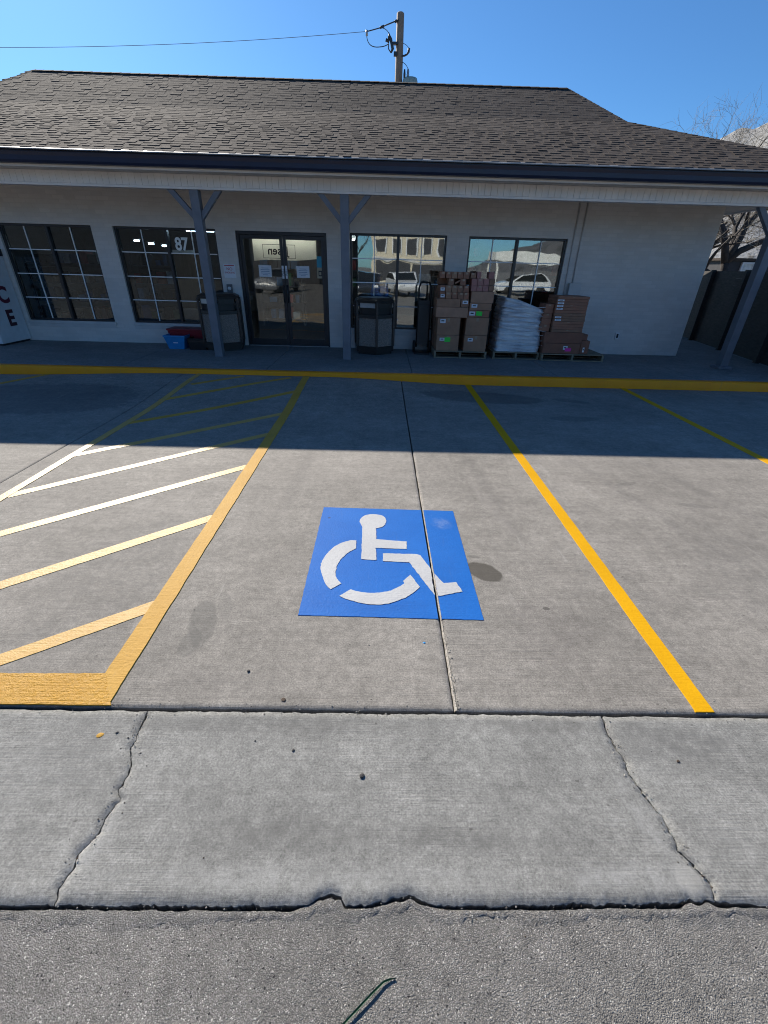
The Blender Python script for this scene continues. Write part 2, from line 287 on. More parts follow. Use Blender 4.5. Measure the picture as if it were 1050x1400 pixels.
# ------------------------------------------------------------------ mesh builder
class MB:
    def __init__(s): s.v = []; s.f = []; s.mi = []; s.mats = []; s.sm = []
    def _m(s, m):
        m = M[m] if isinstance(m, str) else m
        if m not in s.mats: s.mats.append(m)
        return s.mats.index(m)
    def add(s, verts, faces, m, smooth=False):
        o = len(s.v); k = s._m(m); s.v += [tuple(v) for v in verts]
        for f in faces: s.f.append([o + i for i in f]); s.mi.append(k); s.sm.append(smooth)
        return s
    def box(s, x0, x1, y0, y1, z0, z1, m, bev=0.0, rot=0.0, rx=0.0, ry=0.0):
        bm = bmesh.new(); bmesh.ops.create_cube(bm, size=1)
        cx, cy, cz = (x0 + x1) / 2, (y0 + y1) / 2, (z0 + z1) / 2
        for v in bm.verts: v.co = Vector((v.co.x * (x1 - x0), v.co.y * (y1 - y0), v.co.z * (z1 - z0)))
        if bev: bmesh.ops.bevel(bm, geom=bm.edges[:], offset=bev, segments=2, affect='EDGES', profile=.6)
        mt = Matrix.Translation((cx, cy, cz)) @ Matrix.Rotation(rot, 4, 'Z') @ Matrix.Rotation(ry, 4, 'Y') @ Matrix.Rotation(rx, 4, 'X')
        bm.transform(mt); bm.verts.index_update()
        s.add([v.co[:] for v in bm.verts], [[v.index for v in f.verts] for f in bm.faces], m, False); bm.free(); return s
    def tube(s, pts, rad, m, n=8, cap=True):
        pts = [Vector(p) for p in pts]; rad = rad if hasattr(rad, '__len__') else [rad] * len(pts)
        V = []; F = []; up = None
        for i, p in enumerate(pts):
            d = (pts[min(i + 1, len(pts) - 1)] - pts[max(i - 1, 0)]).normalized()
            if up is None: up = d.orthogonal().normalized()
            up = (up - d * up.dot(d)); up = up.normalized() if up.length > 1e-6 else d.orthogonal().normalized()
            b = d.cross(up)
            for k in range(n):
                a = 2 * math.pi * k / n; V.append(p + (up * math.cos(a) + b * math.sin(a)) * rad[i])
        for i in range(len(pts) - 1):
            for k in range(n): F.append([i * n + k, i * n + (k + 1) % n, (i + 1) * n + (k + 1) % n, (i + 1) * n + k])
        if cap: F.append(list(range(n))[::-1]); F.append([(len(pts) - 1) * n + k for k in range(n)])
        return s.add(V, F, m, True)
    def prism(s, poly, z0, z1, m, axis='z'):
        """poly extruded; axis z: poly (x,y); axis x: poly (y,z) from x=z0..z1; axis y: poly (x,z)"""
        n = len(poly)
        P = {'z': lambda a, b, c: (a, b, c), 'x': lambda a, b, c: (c, a, b), 'y': lambda a, b, c: (a, c, b)}[axis]
        V = [P(a, b, z0) for a, b in poly] + [P(a, b, z1) for a, b in poly]
        tri = tessellate_polygon([[Vector((a, b, 0)) for a, b in poly]])
        F = [list(t) for t in tri] + [[i + n for i in t][::-1] for t in tri]
        F += [[i, (i + 1) % n, (i + 1) % n + n, i + n] for i in range(n)]
        return s.add(V, F, m)
    def lathe(s, prof, cx, cy, m, n=16, smooth=True):
        V = []; F = []
        for r, z in prof:
            for k in range(n):
                a = 2 * math.pi * k / n; V.append((cx + r * math.cos(a), cy + r * math.sin(a), z))
        for i in range(len(prof) - 1):
            for k in range(n): F.append([i * n + k, i * n + (k + 1) % n, (i + 1) * n + (k + 1) % n, (i + 1) * n + k])
        F.append(list(range(n))[::-1]); F.append([(len(prof) - 1) * n + k for k in range(n)])
        return s.add(V, F, m, smooth)
    def build(s, name, parent=None, origin=None, fixn=True):
        me = bpy.data.meshes.new(name); o3 = Vector(origin) if origin else Vector((0, 0, 0))
        me.from_pydata([Vector(v) - o3 for v in s.v], [], s.f)
        for m in s.mats: me.materials.append(m)
        me.polygons.foreach_set('material_index', s.mi); me.polygons.foreach_set('use_smooth', s.sm)
        if fixn:
            bm = bmesh.new(); bm.from_mesh(me); bmesh.ops.recalc_face_normals(bm, faces=bm.faces[:]); bm.to_mesh(me); bm.free()
        me.update(); o = bpy.data.objects.new(name, me); C.objects.link(o); o.location = o3
        if parent is not None:
            o.parent = parent; o.location = o3 - world_loc(parent)
        return o

def tag(o, label=None, cat=None, group=None, kind=None):
    if label: o['label'] = label
    if cat: o['category'] = cat
    if group: o['group'] = group
    if kind: o['kind'] = kind
    return o
def thing(name, label, cat, loc=(0, 0, 0), group=None):
    o = bpy.data.objects.new(name, None); C.objects.link(o); o.location = loc; o.empty_display_size = .1
    return tag(o, label, cat, group)
def nz(x, s=0.0, o=4):
    return noise.fractal(Vector((x, s * 7.31, s * 3.7)), .8, 2.0, o)
def sm(t): t = min(1, max(0, t)); return t * t * (3 - 2 * t)
def gz(x, y): return .078 * sm((x + 6.3) / 3) * sm((1.6 - x) / 2.5) * sm((y - 5.4) / 2.0)
WZ = .14      # walkway level

def text_mesh(txt, size, mat, depth=.002, parent=None, name='lettering', mw=None, align='CENTER'):
    cu = bpy.data.curves.new(name, 'FONT'); cu.body = txt; cu.size = size; cu.extrude = depth; cu.offset = {'87': .009, 'I': .014, 'C': .014, 'E': .014, 'Jasen': .004}.get(txt, 0); cu.align_x = align; cu.align_y = 'CENTER'
    t = bpy.data.objects.new('tmp', cu); C.objects.link(t); dg = bpy.context.evaluated_depsgraph_get()
    me = bpy.data.meshes.new_from_object(t.evaluated_get(dg)); bpy.data.objects.remove(t); bpy.data.curves.remove(cu)
    me.transform(mw or Matrix.Identity(4)); me.materials.clear(); me.materials.append(M[mat])
    o = bpy.data.objects.new(name, me); C.objects.link(o)
    if parent is not None: o.parent = parent; me.transform(Matrix.Translation(-Vector(world_loc(parent))))
    return o
def world_loc(o):
    v = Vector(o.location)
    while o.parent is not None: o = o.parent; v += Vector(o.location)
    return v
FACE = Matrix.Rotation(R(90), 4, 'X')     # text in XZ plane facing -Y

# ------------------------------------------------------------------ ground
def interp(poly, t):
    for (a, b), (c, d) in zip(poly, poly[1:]):
        if t <= c or (c, d) == poly[-1]:
            return b + (d - b) * min(1, max(0, (t - a) / (c - a if c != a else 1)))
def edgelist(n, w):
    e = [0, .0025, .006, .012, .02, .03, .042]
    e = [x / w for x in e if x < w / 3]
    inner = [e[-1] + (1 - 2 * e[-1]) * i / n for i in range(1, n)]
    return e + inner + [1 - x for x in e[::-1]]
def slab(name, xl, xr, yb, yt, nx, ny, mat, z=0.0, zf=None, lip=.007, w=None, h=None, parent=None, depth=.06, lr=.02):
    us = edgelist(nx, w); vs = edgelist(ny, h); V = []; F = []
    y0, y1 = yb(0), yt(0)
    for v in vs:
        for u in us:
            ya = y0 + (y1 - y0) * v
            x = xl(ya) * (1 - u) + xr(ya) * u; y = yb(x) * (1 - v) + yt(x) * v
            d = min(u * w, (1 - u) * w, v * h, (1 - v) * h)
            dz = -lip * (1 - min(1, d / lr)) ** 2
            V.append((x, y, z + (zf(x, y) if zf else 0) + dz))
    nu, nv = len(us), len(vs)
    for j in range(nv - 1):
        for i in range(nu - 1): F.append([j * nu + i, j * nu + i + 1, (j + 1) * nu + i + 1, (j + 1) * nu + i])
    mb = MB(); mb.add(V, F, mat, True)
    ring = [i for i in range(nu)] + [j * nu + nu - 1 for j in range(1, nv)] + [(nv - 1) * nu + i for i in range(nu - 2, -1, -1)] + [j * nu for j in range(nv - 2, 0, -1)]
    RV = [V[i] for i in ring] + [(V[i][0], V[i][1], V[i][2] - depth) for i in ring]; n = len(ring)
    mb.add(RV, [[i, (i + 1) % n, (i + 1) % n + n, i + n] for i in range(n)], mat, False)
    return mb.build(name, parent, fixn=False)

gnd = MB().add([(-3000, -3000, -.075), (3000, -3000, -.075), (3000, 3000, -.075), (-3000, 3000, -.075)], [[0, 1, 2, 3]], 'asphalt').build('ground'); tag(gnd, kind='structure')
YJ = 1.219
yj_lo = lambda x: YJ - .008 + .0045 * nz(x * 9, 1) + .004 * nz(x * 60, 2)
yj_hi = lambda x: YJ + .007 + .002 * nz(x * 7, 3) + .0015 * nz(x * 50, 4)
def ya_base(x):
    p = [(-9, .556), (-.215, .553), (-.19, .556), (-.175, .566), (-.158, .580), (-.146, .578), (-.128, .586), (-.105, .579), (-.092, .581), (-.084, .572), (-.079, .558), (-.04, .556), (.0, .560), (.03, .566), (.05, .565), (.078, .576), (.10, .575), (.118, .584), (.14, .579), (.152, .573), (.175, .569), (.20, .560), (.25, .556), (.783, .563), (.96, .565), (1.0, .578), (1.03, .570), (1.06, .580), (1.09, .566), (9, .566)]
    return interp(p, x)
ya_hi = lambda x: ya_base(x) + .005 * nz(x * 17, 5) + .005 * nz(x * 75, 6)
ya_lo = lambda x: ya_base(x) - .010 - .004 * abs(nz(x * 6, 7)) + .003 * nz(x * 60, 8)
ckL = sorted([(1.22, -.983), (1.121, -.976), (1.048, -.976), (.975, -.939), (.881, -.932), (.856, -.911), (.789, -.937), (.75, -.931), (.687, -.964), (.647, -.956), (.596, -.965), (.54, -.949)])
ckR = sorted([(1.23, 1.014), (1.118, .996), (1.024, 1.013), (.952, 1.006), (.885, 1.022), (.81, 1.049), (.73, 1.055), (.698, 1.048), (.647, 1.078), (.609, 1.10), (.54, 1.082)])
def crk(p, s, g):
    return lambda y: interp(p, y) + .007 * nz(y * 22, s) + .0035 * nz(y * 110, s + .5) + g * (.0016 + .0045 * abs(nz(y * 9, s + 2))) + (.003 * nz(y * 60, s + g * 3) if g > 0 else 0)
o = slab('concrete_apron', lambda y: -9, crk(ckL, 11, -1), ya_hi, yj_lo, 260, 60, 'apron', w=8.0, h=.66, lip=.009, lr=.032); tag(o, kind='structure')
o = slab('concrete_apron', crk(ckL, 11, 1), crk(ckR, 14, -1), ya_hi, yj_lo, 240, 90, 'apron', w=2.0, h=.66, lip=.009, lr=.032); tag(o, kind='structure')
o = slab('concrete_apron', crk(ckR, 14, 1), lambda y: 9, ya_hi, yj_lo, 260, 60, 'apron', w=8.0, h=.66, lip=.009, lr=.032); tag(o, kind='structure')
XJ = .361
jl = lambda y: XJ - .0065 + .0012 * nz(y * 12, 21); jr = lambda y: XJ + .0065 + .0022 * nz(y * 14, 22)
YK = 7.4
yk = lambda x: YK - .002
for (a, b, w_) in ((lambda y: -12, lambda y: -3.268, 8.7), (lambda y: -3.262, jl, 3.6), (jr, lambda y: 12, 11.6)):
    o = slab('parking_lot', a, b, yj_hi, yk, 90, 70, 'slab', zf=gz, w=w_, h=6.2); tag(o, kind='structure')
asp = slab('asphalt_road', lambda y: -12, lambda y: 12, lambda x: -2.5, ya_lo, 300, 30, 'asphalt', z=-.010, w=24., h=3.05, lip=.004); tag(asp, kind='structure')
# rough crumbled lip of old asphalt lying against the apron
V = []; F = []; nxs = 420
for i in range(nxs + 1):
    x = -1.7 + 3.4 * i / nxs; yb_ = ya_lo(x)
    wdt = .035 + .025 * (nz(x * 5, 31)) + .012 * nz(x * 40, 32)
    for k, (t, zz) in enumerate(((0, -.005), (.35, -.0035), (.75, -.0055), (1, -.0095))):
        V.append((x, yb_ - .001 - t * max(.012, wdt), -.003 + zz + .0022 * nz(x * 55 + k, 33 + k)))
for i in range(nxs):
    for k in range(3): F.append([i * 4 + k, (i + 1) * 4 + k, (i + 1) * 4 + k + 1, i * 4 + k + 1])
o = MB().add(V, F, 'asphalt', True).build('asphalt_patch', fixn=False); tag(o, kind='structure')

V = []; F = []; ns = 220
for i in range(ns + 1):
    y = 1.225 + 2.6 * i / ns; wd = max(.001, .0085 * (1 - (i / ns) * .75) + .003 * nz(y * 20, 51)); zz = -.003 - .006 * (i / ns) + .002 * nz(y * 40, 52)
    V += [(XJ + .0075 - wd, y, zz - .012), (XJ + .008 - wd * .7, y, zz), (XJ + .0095, y, zz + .0035)]
for i in range(ns):
    for k in (0, 1): F.append([i * 3 + k, i * 3 + k + 1, (i + 1) * 3 + k + 1, (i + 1) * 3 + k])
tag(MB().add(V, F, 'sand', True).build('joint_sand', fixn=False), kind='stuff')
# walkway and kerb
xs = [-12, -4.4, -1.93, .55, 3.05, 5.5, 12]
for a, b in zip(xs, xs[1:]):
    o = slab('walkway', (lambda a_: lambda y: a_ + .004)(a), (lambda b_: lambda y: b_ - .004)(b), lambda x: 7.535, lambda x: 10.2 if b < 6 else 14.0, 12, 12, 'walk', z=WZ, w=b - a, h=2.65, depth=.16); tag(o, kind='structure')
kb = MB(); nk = 120; V = []; F = []
prof = lambda x: [(YK, gz(x, YK) - .01), (YK + .004, WZ - .022), (YK + .012, WZ - .006), (YK + .03, WZ + .001), (YK + .128, WZ + .001), (YK + .132, WZ - .05)]
for i in range(nk + 1):
    x = -12 + 24 * i / nk
    for k, (y, z) in enumerate(prof(x)): V.append((x, y + .003 * nz(x * 2, 41), z + .0015 * nz(x * 3, 42 + k)))
for i in range(nk):
    for k in range(5): F.append([i * 6 + k, (i + 1) * 6 + k, (i + 1) * 6 + k + 1, i * 6 + k + 1])
o = kb.add(V, F, 'kerb_paint', True).build('kerb', fixn=False); tag(o, kind='structure')

# painted markings ------------------------------------------------------------
def subdiv(poly, step, jit, seed=0):
    out = []; n = len(poly)
    for i in range(n):
        a = Vector(poly[i]); b = Vector(poly[(i + 1) % n]); L = (b - a).length; k = max(1, int(L / step))
        t = (b - a).normalized(); pn = Vector((-t.y, t.x))
        for j in range(k):
            p = a.lerp(b, j / k); q = p + pn * jit * nz((p.x + p.y * 1.7) * 28, seed + i * .37, 3)
            out.append((q.x, q.y))
    return out
def clipx(poly, x, keep_left):
    out = []; n = len(poly); ins = lambda p: (p[0] <= x) == keep_left
    for i in range(n):
        a, b = poly[i], poly[(i + 1) % n]
        if ins(a): out.append(a)
        if ins(a) != ins(b):
            t = (x - a[0]) / (b[0] - a[0]); out.append((x, a[1] + (b[1] - a[1]) * t))
    return out
def paint_poly(mb, poly, h, mat, step=.012, jit=.0015, seed=0):
    pieces = [poly]
    if min(p[0] for p in poly) < XJ < max(p[0] for p in poly):
        pieces = [clipx(poly, XJ - .010, True), clipx(poly, XJ + .010, False)]
    for pc in pieces:
        if len(pc) < 3: continue
        q = subdiv(pc, step, jit, seed); n = len(q)
        tri = tessellate_polygon([[Vector((a, b, 0)) for a, b in q]])
        V = [(a, b, gz(a, b) + h) for a, b in q] + [(a, b, gz(a, b) - .002) for a, b in q]
        mb.add(V, [list(t) for t in tri], mat); mb.add(V, [[i, (i + 1) % n, (i + 1) % n + n, i + n] for i in range(n)], mat)
def strip(name, a, b, w0, w1, h, mat, label, cat, group=None, seed=0, jit=.003, n=None, cut=None):
    """painted strip following the ground from a to b (centre line), widths w0..w1; cut: end direction"""
    a = Vector(a); b = Vector(b); L = (b - a).length; n = n or max(4, int(L / .035)); t = (b - a).normalized(); pn = Vector((-t.y, t.x))
    mb = MB(); V = []; F = []; q = [-.5, -.47, -.2, .2, .47, .5]
    for i in range(n + 1):
        u = i / n; w = w0 + (w1 - w0) * u; c = a.lerp(b, u)
        for k, s_ in enumerate(q):
            e = jit * nz(u * L * 9, seed + (0 if s_ < 0 else 5)) if abs(s_) > .4 else 0
            sh = Vector(cut) * (s_ * w) if cut and i in (0, n) else Vector((0, 0))
            p = c + pn * (s_ * w + e) + sh; V.append((p.x, p.y, gz(p.x, p.y) + (h if abs(s_) < .49 else -.002)))
    for i in range(n):
        for k in range(5): F.append([i * 6 + k, (i + 1) * 6 + k, (i + 1) * 6 + k + 1, i * 6 + k + 1])
    F.append([0, 1, 2, 3, 4, 5]); F.append([n * 6 + k for k in range(6)][::-1])
    return tag(mb.add(V, F, mat).build(name), label, cat, group)
strip('parking_line', (1.484, 1.219 + .012), (1.484, YK - .006), .088, .105, .0045, 'yellow_new', 'bright solid yellow line right of the blue wheelchair symbol', 'parking line', 'yellow stall lines', 3, .0025)
strip('parking_line', (4.13, .9), (4.13, YK - .006), .10, .10, .0045, 'yellow_new', 'thin yellow stall line at the far right crossing from sun into shade', 'parking line', 'yellow stall lines', 4, .0025)
strip('parking_line', (-1.215, YJ + .010), (-1.225, YK - .006), .113, .113, .0055, 'yellow_old', 'wide worn yellow line between the hatching and the wheelchair stall', 'parking line', 'yellow stall lines', 5)
strip('parking_line', (-3.05, 2.1), (-3.00, YK - .006), .078, .085, .0045, 'yellow_pale', 'pale faded line along the left side of the hatched aisle', 'parking line', 'yellow stall lines', 6)
strip('parking_line', (-6.3, 5.7), (-5.52, YK - .01), .10, .10, .0045, 'yellow_old', 'short faded yellow line end at the left edge of the shade', 'parking line', 'yellow stall lines', 7)
stripes = [((-2.62, .90), (-1.215, 1.893), .094, 'yellow_mid', 'nearest'), ((-3.0, 1.36), (-1.255, 2.86), .094, 'yellow_mid2', 'second nearest'),
           ((-3.02, 2.245), (-1.255, 3.83), .095, 'yellow_pale', 'third nearest'), ((-3.02, 3.14), (-1.257, 4.755), .095, 'yellow_pale', 'fourth nearest'),
           ((-3.03, 4.00), (-1.20, 5.59), .096, 'yellow_pale', 'half shaded fifth'), ((-3.04, 5.0), (-1.23, 6.545), .096, 'yellow_old', 'first fully shaded'),
           ((-3.05, 5.985), (-1.47, 7.27), .09, 'yellow_old', 'second fully shaded'), ((-2.90, 6.75), (-2.24, 7.29), .085, 'yellow_old', 'farthest and shortest')]
for i, (a, b, w_, m_, nm) in enumerate(stripes):
    strip('hatch_stripe', a, b, w_, w_, .0028, m_, nm + ' slanted stripe of the yellow hatched aisle', 'hatch stripe', 'slanted stripes of the hatched aisle', 10 + i)
mb = MB(); paint_poly(mb, [(-3.2, YJ + .010), (-1.15, YJ + .010), (-1.262, 1.396), (-3.2, 1.372)], .006, 'yellow_thick', .02, .003, 3)
tag(mb.build('hatch_end_bar'), 'thick glossy yellow bar closing the near end of the hatched aisle', 'painted bar')
acc = thing('accessible_parking_marking', 'blue square with white wheelchair symbol painted on the concrete stall', 'parking symbol', (.09, 2.42, 0))
mb = MB(); paint_poly(mb, [(-.433, 3.048), (.609, 3.026), (.604, 1.792), (-.431, 1.808)], .003, 'blue', .02, .0022, 1); mb.build('blue_panel', acc)
SYM = {
 'rider_body': [(-.101, 2.343), (0.0, 2.335), (-.006, 2.478), (.207, 2.471), (.213, 2.564), (-.003, 2.587), (-.008, 2.735), (.036, 2.753), (.060, 2.790), (.069, 2.83), (.069, 2.863), (.062, 2.895), (.045, 2.92), (.02, 2.937), (-.02, 2.946), (-.06, 2.943), (-.095, 2.925), (-.119, 2.895), (-.131, 2.864), (-.134, 2.835), (-.128, 2.806), (-.11, 2.755)],
 'rider_leg': [(.044, 2.414), (.044, 2.325), (.217, 2.317), (.352, 1.990), (.38, 1.985), (.525, 2.029), (.498, 2.117), (.421, 2.104), (.373, 2.196), (.297, 2.399), (.27, 2.412)],
 'wheel_arc': [(-.145, 2.567), (-.143, 2.467), (-.172, 2.44), (-.199, 2.407), (-.225, 2.362), (-.244, 2.317), (-.256, 2.26), (-.259, 2.201), (-.253, 2.16), (-.24, 2.123), (-.213, 2.086), (-.273, 2.029), (-.297, 2.06), (-.318, 2.10), (-.347, 2.189), (-.359, 2.24), (-.361, 2.285), (-.354, 2.33), (-.342, 2.38), (-.32, 2.435), (-.293, 2.486), (-.26, 2.522), (-.223, 2.55), (-.183, 2.571)],
 'wheel_rim': [(-.215, 1.972), (-.15, 2.034), (-.12, 2.018), (-.09, 2.01), (-.02, 2.002), (.02, 2.005), (.051, 2.014), (.09, 2.028), (.122, 2.048), (.15, 2.07), (.174, 2.096), (.17, 2.12), (.217, 2.184), (.268, 2.066), (.245, 2.032), (.22, 2.006), (.19, 1.978), (.154, 1.952), (.12, 1.932), (.084, 1.916), (.045, 1.906), (.005, 1.901), (-.04, 1.903), (-.074, 1.909), (-.11, 1.919), (-.143, 1.933), (-.18, 1.95)]}
for k, p in SYM.items():
    mb = MB(); paint_poly(mb, p, .006, 'white', .010, .0032, 2); mb.build('wheel_arc' if k.startswith('wheel') else k, acc)

# litter ------------------------------------------------------------
def lump(x, y, r, m, name, label, cat, group=None, fl=.6, z=0):
    bm = bmesh.new(); bmesh.ops.create_icosphere(bm, subdivisions=2, radius=r)
    for v in bm.verts:
        k = 1 + .35 * noise.noise(v.co * (1.3 / r) + Vector((x * 9, y * 9, 0))); v.co *= k; v.co.z *= fl; v.co.x *= 1.25
    a = rnd.random() * 6.28; mb = MB(); mt = Matrix.Translation((x, y, z + r * fl * .75)) @ Matrix.Rotation(a, 4, 'Z')
    mb.add([mt @ v.co for v in bm.verts], [[v.index for v in f.verts] for f in bm.faces], m); bm.free()
    return tag(mb.build(name), label, cat, group)
for (x, y, r) in [(-.602, 1.422, .007), (-.04, .939, .0085), (-.32, 1.037, .005), (-1.058, 1.104, .0045), (-.482, 1.075, .003)]:
    lump(x, y, r, 'stone', 'pebble', 'small dark pebble lying on the sunlit grey concrete', 'pebble', 'pebbles on the concrete')
lump(-.404, 1.269, .009, 'leafbit', 'leaf_scrap', 'dark scrap of dry leaf near the joint below the blue square', 'leaf', None, .3)
lump(1.227, 1.008, .006, 'leafbit', 'leaf_scrap', 'tiny dry leaf scrap right of the crack below the bright yellow line', 'leaf', None, .4)
lump(.257, 1.619, .006, 'tub_blue', 'paint_chip', 'tiny blue paint chip on concrete below the blue square', 'paint chip', None, .25)
lump(-1.121, 1.093, .011, 'yellow_old', 'paint_chip', 'small yellow paint fleck on the grey apron at the left', 'paint chip', None, .15)
mb = MB()
for i in range(1500):
    w = rnd.random(); x = rnd.uniform(-1.5, 1.7)
    if w < .26: y = ya_base(x) - abs(rnd.gauss(0, .03)); z = -.010
    elif w < .50: y = YJ + rnd.gauss(0, .022); z = 0
    elif w < .72: y = rnd.uniform(.6, 1.2); p = rnd.choice((ckL, ckR)); x = interp(p, y) + rnd.gauss(0, .02); z = 0
    elif w < .88: y = 1.23 + abs(rnd.gauss(0, .5)); x = XJ + rnd.gauss(.012, .009); z = 0
    else: y = rnd.uniform(.6, 3.6); z = 0
    r = min(.005, .0009 + abs(rnd.gauss(0, .0013)))
    q = [Vector((rnd.uniform(.7, 1.2) * r * sx, rnd.uniform(.7, 1.2) * r * sy, rnd.uniform(.4, .8) * r * sz)) for sx, sy, sz in ((1, 0, 0), (-1, 0, 0), (0, 1, 0), (0, -1, 0), (0, 0, 1), (0, 0, -1))]
    mb.add([v + Vector((x, y, z + r * .3)) for v in q], [[0, 2, 4], [2, 1, 4], [1, 3, 4], [3, 0, 4], [2, 0, 5], [1, 2, 5], [3, 1, 5], [0, 3, 5]], rnd.choice(['grit', 'sand', 'stone', 'sand', 'leafbit']))
tag(mb.build('grit'), kind='stuff')
pts = [(.074, .399, -.006), (.060, .3975, -.005), (.042, .392, -.003), (.013, .372, -.001), (-.026, .343, -.001), (-.065, .314, -.002), (-.11, .28, -.005)]
V = []; F = []
for i, p in enumerate(pts):
    u = i / (len(pts) - 1); w = .0046 * min(1, .35 + 2.5 * u); d = Vector((.58, .81))
    w *= .75; V += [(p[0] - d.x * w * .7, p[1] + d.y * w * .7, p[2] + .003), (p[0], p[1], p[2] - .001), (p[0] + d.x * w * .7, p[1] - d.y * w * .7, p[2] + .001), (p[0], p[1], p[2] - .003)]
for i in range(len(pts) - 1):
    for k in range(4): F.append([i * 4 + k, i * 4 + (k + 1) % 4, (i + 1) * 4 + (k + 1) % 4, (i + 1) * 4 + k])
tag(MB().add(V, F, 'blade').build('grass_blade', fixn=True), 'single green blade of grass lying on the rough asphalt', 'grass blade')

# ------------------------------------------------------------------ building
YW = 10.0
bld = thing('storefront', 'low grey painted brick shop with dark shingled roof and covered walkway', 'building', (0, YW, WZ))
WT, WBt = 2.262, .548
wins = [(-7.45, -5.648), (-5.232, -3.254), (-.640, 1.268), (1.700, 3.648)]
DL, DR, DT = -2.873, -1.098, 2.246
XL, XR = -11.0, 6.545
mb = MB(); edges = sorted(wins + [(DL, DR)]); x = XL
for (a, b) in edges:
    mb.box(x, a, YW, YW + .2, WZ, 2.95, 'wall')
    x = b
mb.box(x, XR, YW, YW + .2, WZ, 2.95, 'wall')
for (a, b) in wins:
    mb.box(a, b, YW, YW + .2, WT, 2.95, 'wall'); mb.box(a, b, YW, YW + .2, WZ, WBt - .006, 'wall')
mb.box(DL, DR, YW, YW + .2, DT, 2.95, 'wall')
mb.box(XR - .2, XR, YW + .2, 17.8, WZ, 2.95, 'wall'); mb.box(XL, XL + .2, YW + .2, 17.8, WZ, 2.95, 'wall'); mb.box(XL, XR, 17.8, 18, WZ, 2.95, 'wall')
mb.build('wall', bld)
mb = MB().box(XL + .2, XR - .2, YW + .2, 17.8, .10, WZ + .003, 'int_floor'); mb.build('floor', bld)
mb = MB().box(XL + .2, XR - .2, YW + .2, 17.8, 2.62, 2.70, 'int_wall').box(XL + .2, XR - .2, 17.7, 17.8, WZ, 2.62, 'int_wall'); mb.build('inner_lining', bld)
# roof ------------------------------------------------------------
YE, ZE, YB, ZB, YR, ZR = 8.07, 3.085, 11.0, 4.253, 12.8, 5.20
XRC, XLC = 7.63, -11.2                       # eave corners; hips run at 45 degrees up to the bend
def hin(y): return (y - YE) if y < YB else (YB - YE) + .4 * (y - YB)
def hipR(y): return XRC - hin(y)
def hipL(y): return XLC + hin(y)
rt = MB(); e = .025
YBK = 18.6
def ring(y, z): d = y - YE; i = hin(y); return [(XLC + i, YE + d, z - e), (XRC - i, YE + d, z - e), (XRC - i, YBK - d, z - e), (XLC + i, YBK - d, z - e)]
r0, r1, r2 = ring(YE, ZE), ring(YB, ZB), ring(YR, ZR)
rt.add(r0 + r1 + r2, [[i, (i + 1) % 4, (i + 1) % 4 + 4, i + 4] for i in range(4)] + [[i + 4, (i + 1) % 4 + 4, (i + 1) % 4 + 8, i + 8] for i in range(4)] + [[8, 9, 10, 11]] + [[0, 1, 2, 3]], 'shg0')
def courses(y0, z0, y1, z1, n):
    for i in range(n):
        a0, a1 = i / n, (i + 1.08) / n
        yield y0 + (y1 - y0) * a0, z0 + (z1 - z0) * a0, y0 + (y1 - y0) * a1, z0 + (z1 - z0) * a1
ci = 0
for (y0, z0, y1, z1, n) in ((YE, ZE, YB, ZB, 22), (YB, ZB, YR, ZR, 14)):
    for (ya, za, yb_, zb_) in courses(y0, z0, y1, z1, n):
        x = max(hipL(ya), -9.6) + rnd.uniform(-.1, 0); xe = hipR(ya); ci += 1; alt = False; wav = .012 * nz(ci * 3.3, 2)
        while x < xe:
            alt = not alt; w = rnd.uniform(.09, .22) if alt else rnd.uniform(.06, .17); thick = (rnd.uniform(.0075, .0105) if alt else rnd.uniform(.003, .005)) * (1 if ya < 10 else .7 if ya < 11 else .5); x2 = min(x + w, xe)
            m_ = rnd.choice(('shg0', 'shg0', 'shg1', 'shg1', 'shg2', 'shg3')); dy = rnd.uniform(-.006, .006) - (.003 if alt else 0); g_ = .002
            zl = rnd.uniform(-.0015, .0015); yt_ = min(yb_, YR)
            V = [(x + g_, ya + dy, za - .02), (x2 - g_, ya + dy, za - .02), (x2 - g_, ya + dy, za + thick + zl), (x + g_, ya + dy, za + thick + zl), (min(x2, hipR(yt_)), yt_, zb_ + .001), (max(min(x, hipR(yt_)), hipL(yt_)), yt_, zb_ + .001)]
            rt.add(V, [[0, 1, 2, 3], [3, 2, 4, 5], [0, 3, 5], [1, 4, 2]], m_); x = x2
